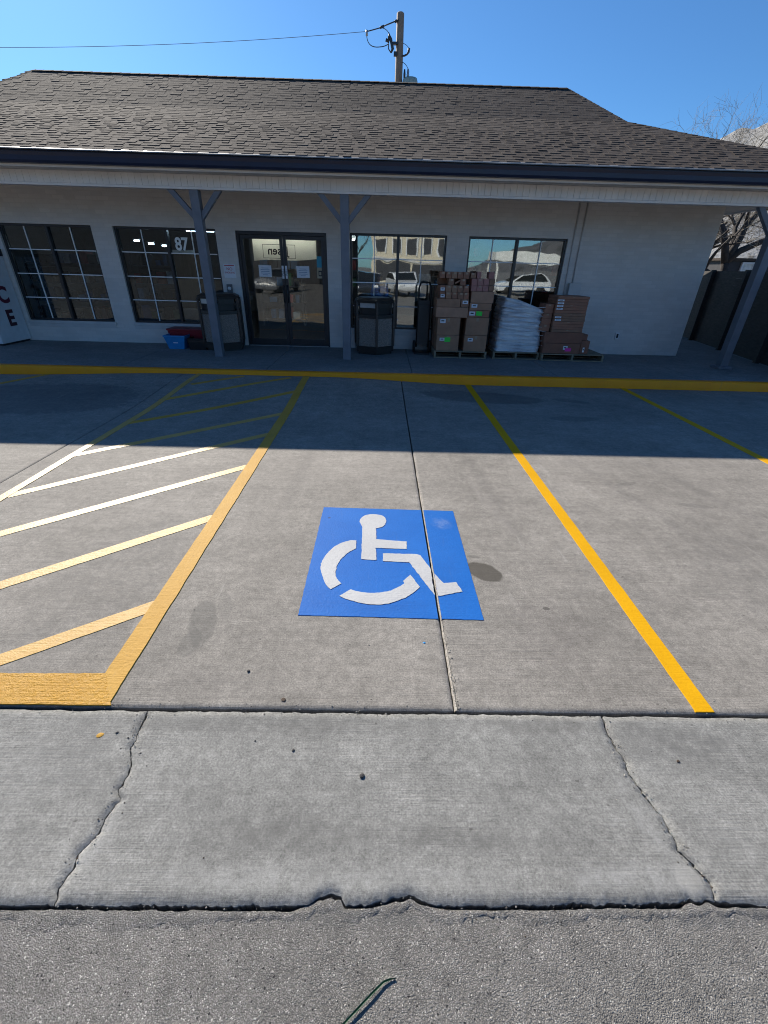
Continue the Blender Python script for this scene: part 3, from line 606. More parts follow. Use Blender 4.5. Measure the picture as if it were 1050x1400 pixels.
# right-hand hip face, seen only on edge
for (y0, z0, y1, z1, n) in ((YE, ZE, YB, ZB, 22), (YB, ZB, YR, ZR, 14)):
    for (ya, za, yb_, zb_) in courses(y0, z0, y1, z1, n):
        xa = hipR(ya); xb = hipR(yb_); y = ya
        while y < 17:
            w = rnd.choice((.14, .2, .26, .33)); V = [(xa, y, za - .02), (xa, y + w, za - .02), (xa, y + w, za + .014), (xa, y, za + .014), (xb, max(y + w, yb_), zb_), (xb, max(y, yb_), zb_)]
            rt.add(V, [[0, 1, 2, 3], [3, 2, 4, 5]], rnd.choice(('shg0', 'shg1', 'shg2'))); y += w
rt.build('roof', bld, fixn=False)
cap = MB()
def caps(p, q, n, wid=.11):
    p, q = Vector(p), Vector(q); d = (q - p).normalized(); s_ = d.cross(Vector((0, 0, 1))).normalized(); up = s_.cross(d)
    for i in range(n):
        a = p.lerp(q, i / n) + up * .011; b = p.lerp(q, (i + 1.15) / n) + up * .006; dr = -.042
        V = [a, a + s_ * wid + up * dr, a - s_ * wid + up * dr, b, b + s_ * wid + up * dr, b - s_ * wid + up * dr]
        V += [a - up * .009, a + s_ * wid + up * (dr - .009), a - s_ * wid + up * (dr - .009)]
        cap.add(V, [[0, 1, 4, 3], [2, 0, 3, 5], [6, 7, 1, 0], [8, 6, 0, 2]], rnd.choice(('shg0', 'shg1', 'shg2')))
caps((XRC, YE, ZE), (hipR(YB), YB, ZB), 26); caps((hipR(YB), YB, ZB), (hipR(YR), YR, ZR), 9)
caps((XLC, YE, ZE), (hipL(YB), YB, ZB), 26); caps((hipL(YB), YB, ZB), (hipL(YR), YR, ZR), 9); caps((hipR(YR), YR, ZR), (hipL(YR), YR, ZR), 56)
cap.build('ridge_cap', bld, fixn=False)
MB().add([(XLC, 8.03, 3.071), (XRC, 8.03, 3.071), (XRC, 8.075, 3.089), (XLC, 8.075, 3.089), (XLC, 8.03, 3.058), (XRC, 8.03, 3.058)], [[0, 1, 2, 3], [4, 5, 1, 0]], 'drip').build('drip_edge', bld, fixn=False)
# gutter: hollow profile with a rolled lip
gp = [(8.215, 2.915), (8.115, 2.915), (8.098, 2.945), (8.095, 3.0), (8.082, 3.04), (8.082, 3.066), (8.090, 3.072), (8.098, 3.066), (8.1, 3.05), (8.112, 3.0), (8.120, 2.935), (8.205, 2.93), (8.205, 3.04), (8.215, 3.04)]
mb = MB().prism(gp, XLC, XRC, 'gutter', 'x')
for k in range(9):
    xx = -9.6 + k * 2.05; mb.box(xx, xx + .03, 8.083, 8.2, 3.060, 3.064, 'gutter')
mb.build('gutter', bld)
mb = MB().box(XLC, XRC, 8.218, 8.245, 2.885, 3.05, 'beam', .004).box(XRC - .03, XRC, 8.25, 18, 2.88, 3.05, 'beam'); mb.build('fascia', bld)
# soffit boards and porch ceiling
mb = MB(); x = XLC
while x < XRC: mb.box(x, min(x + .098, XRC), 8.248, 8.598, 2.905, 2.925, 'soffit'); x += .101
mb.box(XLC, XRC, 8.248, 8.598, 2.926, 2.94, 'soffit'); mb.box(XLC, XRC - .035, 8.70, YW - .002, 2.905, 2.93, 'soffit'); mb.box(XR + .003, XRC - .035, YW + .002, 17.9, 2.905, 2.93, 'soffit')
mb.build('soffit', bld)
# panelled beam
mb = MB(); x = XLC
mb.box(XLC, XRC, 8.622, 8.72, 2.742, 2.903, 'beam')
while x < XRC:
    mb.box(x, min(x + .1, XRC), 8.602, 8.621, 2.744, 2.903, 'beam', .002); x += .1035
mb.box(XLC, XRC, 8.594, 8.73, 2.708, 2.742, 'beam', .004)
mb.build('beam', bld)
# posts with braces
for px in (-3.062, -.634, 6.63):
    mb = MB().box(px - .072, px + .072, 8.60, 8.745, WZ, 2.709, 'post', .006)
    if px > 6: mb.box(px - .13, px + .13, 8.54, 8.80, WZ, WZ + .05, 'post', .006)
    po = mb.build('post', bld, (px, 8.67, WZ))
    for s_ in (-1, 1):
        a = Vector((px + s_ * .06, 2.36)); b = Vector((px + s_ * .40, 2.715)); d = (b - a).normalized(); n_ = Vector((-d.y, d.x)) * .042
        poly = [(a - n_)[:], (b - n_)[:], (b + n_)[:], (a + n_)[:]]
        poly = [(px + s_ * .073, 2.30), (px + s_ * .44, 2.706), (px + s_ * .335, 2.706), (px + s_ * .073, 2.415)]
        MB().prism(poly, 8.635, 8.715, 'post', 'y').build('brace', po)
# windows
for wi, (a, b) in enumerate(wins):
    c = (a + b) / 2; yf = YW + .045
    fr = MB(); t = .038
    fr.box(a + .001, a + t, yf, yf + .09, WBt, WT - .001, 'bronze', .003).box(b - t, b - .001, yf, yf + .09, WBt, WT - .001, 'bronze', .003)
    fr.box(a + t, b - t, yf, yf + .09, WT - t, WT - .001, 'bronze', .003).box(a + t, b - t, yf, yf + .09, WBt, WBt + t * .8, 'bronze', .003)
    fr.box(c - .026, c + .026, yf - .004, yf + .09, WBt + t * .8, WT - t, 'bronze', .003)
    w_ = bpy.data.objects.new('window', None); C.objects.link(w_); w_.parent = bld; w_.location = Vector((c, YW, WBt)) - bld.location
    def sub(mbx, nm):
        o = mbx.build(nm); o.parent = w_; o.data.transform(Matrix.Translation(-Vector((c, YW, WBt)))); return o
    sub(fr, 'frame')
    sub(MB().box(a + t + .001, b - t - .001, yf + .048, yf + .054, WBt + .031, WT - t - .001, 'glass_left' if wi < 2 else 'glass'), 'pane')
    mu = MB()
    for (l, r_) in ((a + t, c - .026), (c + .026, b - t)):
        mid_ = (l + r_) / 2; mu.box(mid_ - .008, mid_ + .008, yf + .026, yf + .046, WBt + .031, WT - t - .001, 'muntin')
        for zz in (1.835, 1.410, .975): mu.box(l, mid_ - .0085, yf + .026, yf + .046, zz - .008, zz + .008, 'muntin'); mu.box(mid_ + .0085, r_, yf + .026, yf + .046, zz - .008, zz + .008, 'muntin')
    sub(mu, 'muntins')
    si = MB().box(a - .02, b + .025, YW - .028, YW - .001, WBt - .062, WBt - .002, 'trim', .004).box(a - .012, b + .015, YW - .016, YW - .001, WBt - .125, WBt - .064, 'trim', .003)
    sub(si, 'sill')
    if wi == 1:
        o = text_mesh('87', .30, 'digit', .001, None, 'house_number', Matrix.Translation((-3.985, yf + .044, 1.985)) @ FACE @ Matrix.Scale(.86, 4, (1, 0, 0)))
        o.parent = w_; o.data.transform(Matrix.Translation(-Vector((c, YW, WBt))))
# door: frame and two glazed leaves
dr = bpy.data.objects.new('double_door', None); C.objects.link(dr); dr.parent = bld; dloc = Vector(((DL + DR) / 2, YW, WZ)); dr.location = dloc - bld.location
def dsub(mbx, nm):
    o = mbx.build(nm); o.parent = dr; o.data.transform(Matrix.Translation(-dloc)); return o
yf = YW + .03
fr = MB().box(DL + .001, DL + .055, yf, yf + .12, WZ, DT - .001, 'bronze', .003).box(DR - .055, DR - .001, yf, yf + .12, WZ, DT - .001, 'bronze', .003).box(DL + .055, DR - .055, yf, yf + .12, DT - .058, DT - .001, 'bronze', .003)
dsub(fr, 'frame'); dsub(MB().box(DL + .03, DR - .03, YW - .01, yf + .11, WZ + .001, WZ + .014, 'steel'), 'threshold')
mid = -1.975
for (l, r_) in ((DL + .058, mid - .003), (mid + .003, DR - .058)):
    lf = MB(); y0, y1 = yf + .02, yf + .065
    lf.box(l, l + .062, y0, y1, WZ + .018, DT - .062, 'bronze', .003).box(r_ - .062, r_, y0, y1, WZ + .018, DT - .062, 'bronze', .003)
    lf.box(l + .062, r_ - .062, y0, y1, DT - .128, DT - .062, 'bronze', .003).box(l + .062, r_ - .062, y0, y1, WZ + .018, WZ + .145, 'bronze', .003)
    dsub(lf, 'door_leaf'); dsub(MB().box(l + .063, r_ - .063, y0 + .02, y0 + .026, WZ + .146, DT - .129, 'glass_door'), 'pane')
    hx = (r_ - .032) if l < -2.5 else (l + .032)
    h = MB().tube([(hx, y0 - .002, 1.0), (hx, y0 - .05, 1.0), (hx, y0 - .05, 1.32), (hx, y0 - .002, 1.32)], .011, 'bronze'); dsub(h, 'handle')
    d_ = MB().box(hx - .021, hx + .021, y0 - .003, y0 - .001, 1.44, 1.67, 'paper')
    do = dsub(d_, 'push_label')
    t_ = text_mesh('PULL', .055, 'ink', .0006, None, 'push_label', Matrix.Translation((hx, y0 - .0036, 1.555)) @ FACE @ Matrix.Rotation(R(90), 4, 'Z')); t_.parent = dr; t_.data.transform(Matrix.Translation(-dloc))
# conduits, power box and outlet (fixed to the wall)
mb = MB().tube([(3.735, YW - .016, 2.9), (3.79, YW - .016, .75)], .014, 'trim').tube([(3.885, YW - .016, 2.9), (3.905, YW - .016, 1.5)], .014, 'trim'); mb.build('conduit', bld)
MB().box(3.83, 4.07, YW - .10, YW - .001, 1.18, 1.50, 'trim', .006).build('power_box', bld)
mb = MB().box(5.075, 5.15, YW - .03, YW - .001, .46, .585, 'house_white', .004).box(5.093, 5.132, YW - .033, YW - .0305, .48, .565, 'ink'); mb.build('outlet_cover', bld)

# wall sign, wall box, papers, stickers, banner --------------------------------
sg = thing('wall_sign', 'small white sign with red lettering on the wall left of the doors', 'sign', (-3.075, YW, 1.555))
MB().box(-3.19, -2.955, YW - .006, YW - .001, 1.43, 1.672, 'paper').build('plate', sg)
text_mesh('NO', .075, 'red', .0008, sg, 'lettering', Matrix.Translation((-3.073, YW - .0075, 1.585)) @ FACE)
text_mesh('SMOKING', .046, 'red', .0008, sg, 'lettering', Matrix.Translation((-3.073, YW - .0075, 1.522)) @ FACE)
MB().box(-3.17, -2.975, YW - .0085, YW - .0065, 1.642, 1.656, 'red').build('stripe', sg)
wb = thing('door_bell', 'small grey wall box with a pale round button under the white sign', 'wall box', (-3.11, YW, 1.23))
MB().box(-3.165, -3.06, YW - .05, YW - .001, 1.15, 1.315, 'shelf', .008).build('housing', wb)
MB().tube([(-3.11, YW - .05, 1.24), (-3.11, YW - .072, 1.24)], [.036, .030], 'house_white', 14).build('button', wb)
for (x0, x1, z0, z1, a, lb) in ((-2.50, -2.245, 1.463, 1.672, 1, 'left'), (-1.735, -1.474, 1.463, 1.672, -1, 'right')):
    n_ = thing('paper_notice', 'white paper notice taped inside the %s glass door' % lb, 'notice', ((x0 + x1) / 2, YW + .066, z0), 'paper notices on the doors')
    MB().box(x0, x1, YW + .0655, YW + .0675, z0, z1, 'paper', 0, 0, 0, R(a)).build('sheet', n_)
    pr = MB()
    for k in range(5): wd = (.07, .09, .085, .09, .05)[k]; pr.box((x0 + x1) / 2 - wd, (x0 + x1) / 2 + wd, YW + .0642, YW + .0648, z1 - .055 - k * .03, z1 - .047 - k * .03, 'goods_blue')
    pr.build('print', n_)
st = thing('door_sticker', 'tall teal and tan sticker at the right edge of the right glass door', 'sticker', (-1.255, YW + .066, 1.46))
MB().box(-1.318, -1.190, YW + .0655, YW + .0675, 1.655, 1.85, 'teal').build('teal_panel', st); MB().box(-1.318, -1.190, YW + .0655, YW + .0675, 1.462, 1.653, 'tan').build('tan_panel', st)
MB().box(-1.29, -1.22, YW + .064, YW + .0652, 1.50, 1.60, 'ink').box(-1.275, -1.235, YW + .0625, YW + .0635, 1.52, 1.575, 'tan').build('emblem', st)
bn = thing('cloth_banner', 'white cloth banner with framed black lettering hung behind the doors', 'banner', (-1.96, YW + .2, 1.95))
V = []; F = []
nxb, nzb = 30, 8
for i in range(nxb + 1):
    for j in range(nzb + 1):
        u, v = i / nxb, j / nzb; x = -2.60 + 1.27 * u; top = 2.145 - .01 * math.sin(u * 9) - .02 * u; bot = 1.745 + .05 * u + .012 * math.sin(u * 7)
        V.append((x, YW + .17 + .012 * math.sin(u * 17 + v), bot + (top - bot) * v))
for i in range(nxb):
    for j in range(nzb): F.append([i * (nzb + 1) + j, (i + 1) * (nzb + 1) + j, (i + 1) * (nzb + 1) + j + 1, i * (nzb + 1) + j + 1])
MB().add(V, F, 'cloth', True).build('cloth', bn)
mirror = Matrix.Scale(-1, 4, (1, 0, 0))
text_mesh('Jasen', .205, 'ink', .0006, bn, 'lettering', Matrix.Translation((-2.10, YW + .150, 1.925)) @ mirror @ FACE @ Matrix.Scale(1.0, 4, (1, 0, 0)))
fb = MB()
for (x0, x1, z0, z1) in ((-2.40, -1.75, 2.03, 2.038), (-2.40, -1.75, 1.795, 1.803), (-2.40, -2.393, 1.803, 2.03), (-1.757, -1.75, 1.803, 2.03)): fb.box(x0, x1, YW + .148, YW + .150, z0, z1, 'ink')
fb.build('printed_frame', bn)

# ------------------------------------------------------------------ shop interior
def lampobj(x0, x1, y, z, label, m='lamp'):
    t = thing('tube_lamp', label, 'lamp', ((x0 + x1) / 2, y, z))
    MB().box(x0, x1, y - .05, y + .05, z + .02, z + .06, 'goods_white').build('fitting', t)
    MB().tube([(x0 + .02, y, z), (x1 - .02, y, z)], .02, m, 8).build('tube', t)
lampobj(-.66, 1.32, 10.62, 2.275, 'long lit tube lamp along the top of the window behind the right bin')
lampobj(-.72, -.57, 10.9, 2.19, 'short lit lamp seen just right of the middle post in the window top')
lampobj(-4.10, -3.46, 10.7, 2.262, 'lit tube lamp at the top right of the window numbered 87')
lampobj(-2.75, -1.25, 10.38, 2.235, 'lit tube lamp behind the white banner above the glass doors', 'lamp_soft')  # added lamp, there only to brighten the banner from behind
for i, (xx, yy_, zz) in enumerate(((-6.74, 14, 2.16), (-6.36, 14, 2.10), (-6.0, 14, 2.06))):
    lampobj(xx - .09, xx + .09, yy_, zz, ('leftmost', 'middle', 'rightmost')[i] + ' of three small ceiling lamps seen through the window numbered 87')
def shelf(x0, x1, y, label, seed):
    t = thing('shelf_unit', label, 'shelf', ((x0 + x1) / 2, y, WZ), 'shelves inside the shop'); r = random.Random(seed)
    fr = MB()
    for xx in (x0, x1 - .04): fr.box(xx, xx + .04, y, y + .04, WZ + .003, 1.7, 'shelf').box(xx, xx + .04, y + .46, y + .5, WZ + .003, 1.7, 'shelf')
    fr.box(x0 + .041, x1 - .041, y + .47, y + .49, 1.6, 1.68, 'shelf').box(x0 + .02, x0 + .021, y + .02, y + .48, 1.62, 1.66, 'shelf').box(x1 - .021, x1 - .02, y + .02, y + .48, 1.62, 1.66, 'shelf').box(x0 + .03, x1 - .03, y + .475, y + .485, 1.5, 1.62, 'shelf')
    fr.build('frame', t)
    for k, z in enumerate((.3, .72, 1.14, 1.56)):
        MB().box(x0 + .002, x1 - .002, y + .01, y + .49, z, z + .03, 'shelf').build('shelf_board', t)
        g_ = MB(); x = x0 + .05
        while x < x1 - .2:
            w = r.uniform(.08, .22); h = r.uniform(.12, .33); g_.box(x, x + w, y + .05, y + .4, z + .031, z + .031 + h, r.choice(['goods_blue', 'shelf', 'goods_white', 'goods_blue', 'goods_green', 'black', 'black', 'goods_red', 'ink']), .008); x += w + r.uniform(.01, .08)
        tag(g_.build('goods', t), kind='stuff')
shelf(-8.9, -6.7, 12.4, 'stocked shelf behind the leftmost dark window', 1); shelf(-6.5, -5.1, 12.8, 'stocked shelf behind the left half of the window numbered 87', 2)
shelf(-3.4, -2.2, 13.6, 'stocked shelf deep behind the left glass door', 3); shelf(-1.5, -.7, 14.6, 'stocked shelf deep behind the right glass door', 4)
shelf(1.4, 3.2, 13.4, 'stocked shelf behind the window above the wrapped load', 5); shelf(3.6, 5.2, 13.2, 'stocked shelf behind the right end of the far right window', 6)
cb = thing('display_cabinet', 'brown cabinet with white edging behind the window numbered 87', 'cabinet', (-4.5, 11.5, WZ))
MB().box(-4.78, -4.28, 11.5, 11.9, WZ + .005, 1.85, 'wood_dark', .01).build('body', cb)
MB().box(-4.86, -4.785, 11.47, 11.52, 1.0, 1.9, 'goods_white', .01).box(-4.80, -4.28, 11.46, 11.495, 1.855, 1.92, 'goods_white', .01).build('edging', cb)
bxs = MB().box(-4.66, -4.24, 11.0, 11.35, WZ + .005, .74, 'goods_tan', .012).build('carton', None, (-4.45, 11.2, WZ)); tag(bxs, 'tan carton behind the glass below the cabinet in the window numbered 87', 'carton')
cl = thing('hanging_cloth', 'pale cloth hanging behind the window beside the stacked cardboard boxes', 'cloth', (.88, 10.42, 1.05))
V = []; F = []
for i in range(9):
    for j in range(11):
        u, v = i / 8, j / 10; V.append((.78 + .25 * u - .08 * (1 - v), 10.42 + .025 * math.sin(u * 9 + v * 2), 1.04 + .1 * u * (1 - v) + (.55) * v))
for i in range(8):
    for j in range(10): F.append([i * 11 + j, (i + 1) * 11 + j, (i + 1) * 11 + j + 1, i * 11 + j + 1])
MB().add(V, F, 'goods_white', True).build('cloth', cl)
for (lx, lz, nm) in ((2.07, 2.03, 'upper'), (2.0, 1.76, 'lower')):
    t = thing('paper_lantern', nm + ' of two round red lanterns hanging inside the far right window', 'lantern', (lx, 11, lz))
    MB().lathe([(.02, lz - .085), (.06, lz - .065), (.085, lz), (.06, lz + .065), (.02, lz + .085)], lx, 11, 'goods_red', 12).build('shade', t)
    MB().tube([(lx, 11, lz + .085), (lx, 11, 2.62)], .004, 'ink', 5).build('cord', t)

# seated person inside
def person():
    ox, oy = -.05, 13.9
    t = thing('person', 'person in a bright blue jacket seated inside behind the right bin', 'person', (ox, oy, WZ))
    J = dict(pel=(0, 0, .62), sp=(0, -.02, .86), ch=(0, -.02, 1.05), nk=(0, -.03, 1.19), hd=(0, -.05, 1.27), ht=(0, -.05, 1.36),
             sl=(-.17, -.02, 1.10), el=(-.22, -.08, .86), wl=(-.14, -.28, .78), sr=(.17, -.02, 1.10), er=(.22, -.08, .86), wr=(.14, -.28, .78),
             hl=(-.09, 0, .60), kl=(-.13, -.40, .60), fl=(-.13, -.42, .22), tl=(-.13, -.58, .17), hr=(.09, 0, .60), kr=(.13, -.40, .60), fr=(.13, -.42, .22), tr=(.13, -.58, .17))
    rad = dict(pel=.135, sp=.125, ch=.14, nk=.055, hd=.085, ht=.075, sl=.068, el=.05, wl=.036, sr=.068, er=.05, wr=.036, hl=.09, kl=.066, fl=.045, tl=.04, hr=.09, kr=.066, fr=.045, tr=.04)
    E_ = [('pel', 'sp'), ('sp', 'ch'), ('ch', 'nk'), ('nk', 'hd'), ('hd', 'ht'), ('ch', 'sl'), ('sl', 'el'), ('el', 'wl'), ('ch', 'sr'), ('sr', 'er'), ('er', 'wr'), ('pel', 'hl'), ('hl', 'kl'), ('kl', 'fl'), ('fl', 'tl'), ('pel', 'hr'), ('hr', 'kr'), ('kr', 'fr'), ('fr', 'tr')]
    def skin(keys, scale, mat, nm, extra=()):
        ks = list(keys); pts = [Vector(J[k]) for k in ks]; ed = [(ks.index(a), ks.index(b)) for a, b in E_ if a in ks and b in ks]; rr = [rad[k] * scale for k in ks]
        for (par, p, r) in extra:
            pts.append(Vector(p)); rr.append(r); ed.append((ks.index(par) if isinstance(par, str) else par, len(pts) - 1))
        me = bpy.data.meshes.new(nm); me.from_pydata([p + Vector((0, 0, 0)) for p in pts], ed, []); o = bpy.data.objects.new('tmp', me); C.objects.link(o)
        md = o.modifiers.new('s', 'SKIN'); sv = me.skin_vertices[0].data
        for i, r in enumerate(rr): sv[i].radius = (r, r); sv[i].use_root = (i == 0)
        o.modifiers.new('u', 'SUBSURF').levels = 2
        dg = bpy.context.evaluated_depsgraph_get(); m2 = bpy.data.meshes.new_from_object(o.evaluated_get(dg)); bpy.data.objects.remove(o)
        m2.materials.clear(); m2.materials.append(M[mat])
        for p in m2.polygons: p.use_smooth = True
        q = bpy.data.objects.new(nm, m2); C.objects.link(q); q.parent = t; return q
    ex = []; base = len(J)
    for s_, w in ((-1, 'wl'), (1, 'wr')):
        p = Vector(J[w]); pm = p + Vector((-s_ * .03, -.07, -.01)); ex.append((w, pm, .03)); pi = base + len(ex) - 1
        for k in range(4): ex.append((pi, pm + Vector((-s_ * .01 + (k - 1.5) * .019, -.075 + abs(k - 1.4) * .008, -.03)), .0085))
        ex.append((pi, pm + Vector((-s_ * .05, -.02, .01)), .010))
    skin(J.keys(), 1, 'skin', 'body', ex)
    skin(['pel', 'sp', 'ch', 'sl', 'el', 'wl', 'sr', 'er', 'wr'], 1.14, 'jacket', 'jacket')
    skin(['pel', 'hl', 'kl', 'fl', 'hr', 'kr', 'fr'], 1.13, 'jeans', 'trousers')
    hb = MB().lathe([(.05, 1.30), (.105, 1.33), (.11, 1.38), (.085, 1.43), (.03, 1.455)], 0, -.03, 'hair', 14).build('hair'); hb.parent = t
    fc = MB()
    for sx in (-1, 1): fc.box(sx * .035 - .012, sx * .035 + .012, -.145, -.13, 1.30, 1.312, 'ink')
    fc.tube([(0, -.14, 1.30), (0, -.165, 1.265)], [.008, .016], 'skin', 8).box(-.025, .025, -.142, -.13, 1.228, 1.238, 'red'); f_ = fc.build('face'); f_.parent = t
    stl = thing('stool', 'dark round stool under the seated person in the blue jacket', 'stool', (ox, oy + .02, WZ))
    MB().lathe([(.17, .44), (.18, .46), (.18, .49), (.16, .50)], 0, 0, 'black', 16).build('seat').parent = stl
    for a in range(4):
        q = MB().tube([(.12 * math.cos(a * 1.57 + .7), .12 * math.sin(a * 1.57 + .7), .44), (.2 * math.cos(a * 1.57 + .7), .2 * math.sin(a * 1.57 + .7), .004)], .013, 'dark_metal', 6).build('leg'); q.parent = stl
person()

# ------------------------------------------------------------------ ice chest
ic = thing('ice_chest', 'tall white ice chest with dark letters on its side at the left edge', 'ice chest', (-8.3, 9.58, WZ))
MB().box(-9.05, -7.53, 9.18, 9.98, WZ + .035, 1.70, 'ice_white', .012).build('cabinet', ic)
MB().box(-9.03, -7.55, 9.22, 9.96, WZ, WZ + .034, 'black').build('base', ic)
MB().box(-9.06, -7.52, 9.17, 9.99, 1.702, 1.83, 'black', .01).build('top', ic)
for k in (0, 1): 
    d_ = MB().box(-9.02 + k * .75, -8.29 + k * .75, 9.165, 9.179, .3, 1.62, 'ice_white', .005).build('door', ic)
    hh = MB().tube([(-8.36 + k * .13, 9.16, .85), (-8.36 + k * .13, 9.13, .88), (-8.36 + k * .13, 9.13, 1.1), (-8.36 + k * .13, 9.16, 1.13)], .012, 'steel', 6).build('handle'); hh.parent = d_
SIDE = Matrix.Rotation(R(90), 4, 'Z') @ FACE
for ch, z, m_ in (('I', 1.42, 'ice_dark'), ('C', 1.02, 'ice_red'), ('E', .60, 'ice_dark')):
    text_mesh(ch, .40, m_, .002, ic, 'lettering', Matrix.Translation((-7.527, 9.62, z)) @ SIDE)

# tubs
tb = thing('storage_tub', 'blue plastic tub with a pale mark in front of the dark red tub', 'tub', (-4.15, 9.45, WZ))
def tub(mb, cx, cy, w0, d0, w1, d1, z0, z1, m, t=.012):
    def rc(w, d, z): return [(cx - w / 2, cy - d / 2, z), (cx + w / 2, cy - d / 2, z), (cx + w / 2, cy + d / 2, z), (cx - w / 2, cy + d / 2, z)]
    V = rc(w0, d0, z0) + rc(w1, d1, z1) + rc(w1 - 2 * t, d1 - 2 * t, z1) + rc(w0 - 2 * t, d0 - 2 * t, z0 + t)
    F = [[0, 3, 2, 1]]
    for k in range(3): F += [[k * 4 + i, k * 4 + (i + 1) % 4, k * 4 + 4 + (i + 1) % 4, k * 4 + 4 + i] for i in range(4)]
    F += [[12, 13, 14, 15]]; mb.add(V, F, m); return mb
tub(MB(), -4.15, 9.45, .30, .26, .43, .34, WZ, .40, 'tub_blue').build('tub', tb)
MB().box(-4.37, -3.93, 9.272, 9.279, .372, .398, 'tub_blue', .002).build('rim', tb)
MB().box(-4.19, -4.10, 9.302, 9.306, .255, .295, 'paper', 0, 0, R(-15)).build('mark', tb)
tb2 = thing('storage_tub', 'dark red plastic tub with a black lid under the window numbered 87', 'tub', (-3.95, 9.75, WZ))
tub(MB(), -4.02, 9.76, .62, .34, .72, .40, WZ, .46, 'tub_red').build('tub', tb2)
MB().box(-4.40, -3.64, 9.55, 9.97, .462, .495, 'tub_red', .008).build('lid', tb2)
tb3 = thing('crate', 'black plastic crate between the red tub and the left bin', 'crate', (-3.66, 9.5, WZ))
cr_ = MB(); tub(cr_, -3.70, 9.42, .32, .30, .36, .34, WZ, .36, 'black'); cr_.build('body', tb3); MB().box(-3.86, -3.54, 9.246, 9.2505, .29, .32, 'dark_metal').build('grip', tb3)

# hexagonal bins
def bin_(cx, cy, rot, label):
    t = thing('trash_bin', label, 'trash bin', (cx, cy, WZ), 'hexagonal trash bins'); Rr = .435
    hexp = lambda r, z: [(cx + r * math.cos(rot + k * math.pi / 3), cy + r * math.sin(rot + k * math.pi / 3), z) for k in range(6)]
    def hexlayer(mb, r0, z0, r1, z1, m):
        V = hexp(r0, z0) + hexp(r1, z1); mb.add(V, [[i, (i + 1) % 6, (i + 1) % 6 + 6, i + 6] for i in range(6)] + [[5, 4, 3, 2, 1, 0], [6, 7, 8, 9, 10, 11]], m); return mb
    hexlayer(hexlayer(MB(), Rr - .05, WZ, Rr - .05, WZ + .05, 'black'), Rr - .01, WZ + .05, Rr, WZ + .155, 'dark_metal').build('base', t)
    fr = MB()
    for p in hexp(Rr - .012, 0): fr.box(p[0] - .021, p[0] + .021, p[1] - .021, p[1] + .021, WZ + .156, 1.10, 'dark_metal', .004, rot)
    hexlayer(fr, Rr - .012, .815, Rr - .012, .878, 'dark_metal'); fr.build('frame', t)
    for k in range(6):
        a, b = hexp(Rr - .03, 0)[k], hexp(Rr - .03, 0)[(k + 1) % 6]; A, B = Vector(a[:2]), Vector(b[:2]); d = (B - A).normalized(); n_ = Vector((d.y, -d.x)); A2, B2 = A + d * .025, B - d * .025
        MB().prism([A2[:], B2[:], (B2 - n_ * .03)[:], (A2 - n_ * .03)[:]], WZ + .158, .813, 'aggregate').build('panel', t)
    hexlayer(MB(), Rr - .09, .88, Rr - .09, 1.0, 'black').build('liner', t)
    hd = MB(); hexlayer(hd, Rr - .012, 1.085, Rr - .005, 1.13, 'dark_metal'); hexlayer(hd, Rr - .005, 1.131, Rr - .10, 1.175, 'dark_metal'); hd.build('hood', t)
    fl = MB()
    for k in range(6):
        a, b = hexp(Rr - .035, 0)[k], hexp(Rr - .035, 0)[(k + 1) % 6]; A, B = Vector(a[:2]), Vector(b[:2]); d = (B - A).normalized(); n_ = Vector((d.y, -d.x)); A2, B2 = A + d * .04, B - d * .04
        fl.prism([A2[:], B2[:], (B2 - n_ * .012)[:], (A2 - n_ * .012)[:]], 1.0, 1.083, 'steel' if k % 2 else 'dark_metal')
    fl.build('flap', t)
bin_(-.135, 9.545, R(-90 + 8), 'hexagonal bin with pebbled panels right of the middle post')
bin_(-3.22, 9.545, R(-90 + 10), 'hexagonal bin with pebbled panels partly hidden by the left post')

# ------------------------------------------------------------------ pallets and boxes
def pallet(x0, x1, y0, y1, label):
    t = thing('pallet', label, 'pallet', ((x0 + x1) / 2, (y0 + y1) / 2, WZ), 'wooden pallets on the walkway'); h = .135
    bm_ = MB(); n = 6; w = (y1 - y0) / n
    for k in range(n): bm_.box(x0, x1, y0 + k * w + .008, y0 + (k + 1) * w - .008, WZ + h - .02, WZ + h, 'pallet', .003)
    bm_.build('top_boards', t); s_ = MB()
    for xx in (x0, (x0 + x1) / 2 - .02, x1 - .04): s_.box(xx, xx + .04, y0 + .012, y1 - .012, WZ + .019, WZ + h - .021, 'pallet', .003)
    s_.build('stringers', t); b_ = MB()
    for k in (0, 2.5, 5): b_.box(x0, x1, y0 + k * w + .01, y0 + (k + 1) * w - .01, WZ, WZ + .018, 'pallet', .002)
    b_.build('bottom_boards', t)
pallet(1.07, 2.12, 9.04, 9.98, 'pallet under the tall left stack of cardboard boxes')
pallet(2.26, 3.19, 9.08, 9.98, 'pallet under the load wrapped in plastic film')
pallet(3.21, 4.47, 9.0, 9.96, 'pallet under the flat dark brown cartons, its right end bare')
PZ = WZ + .136
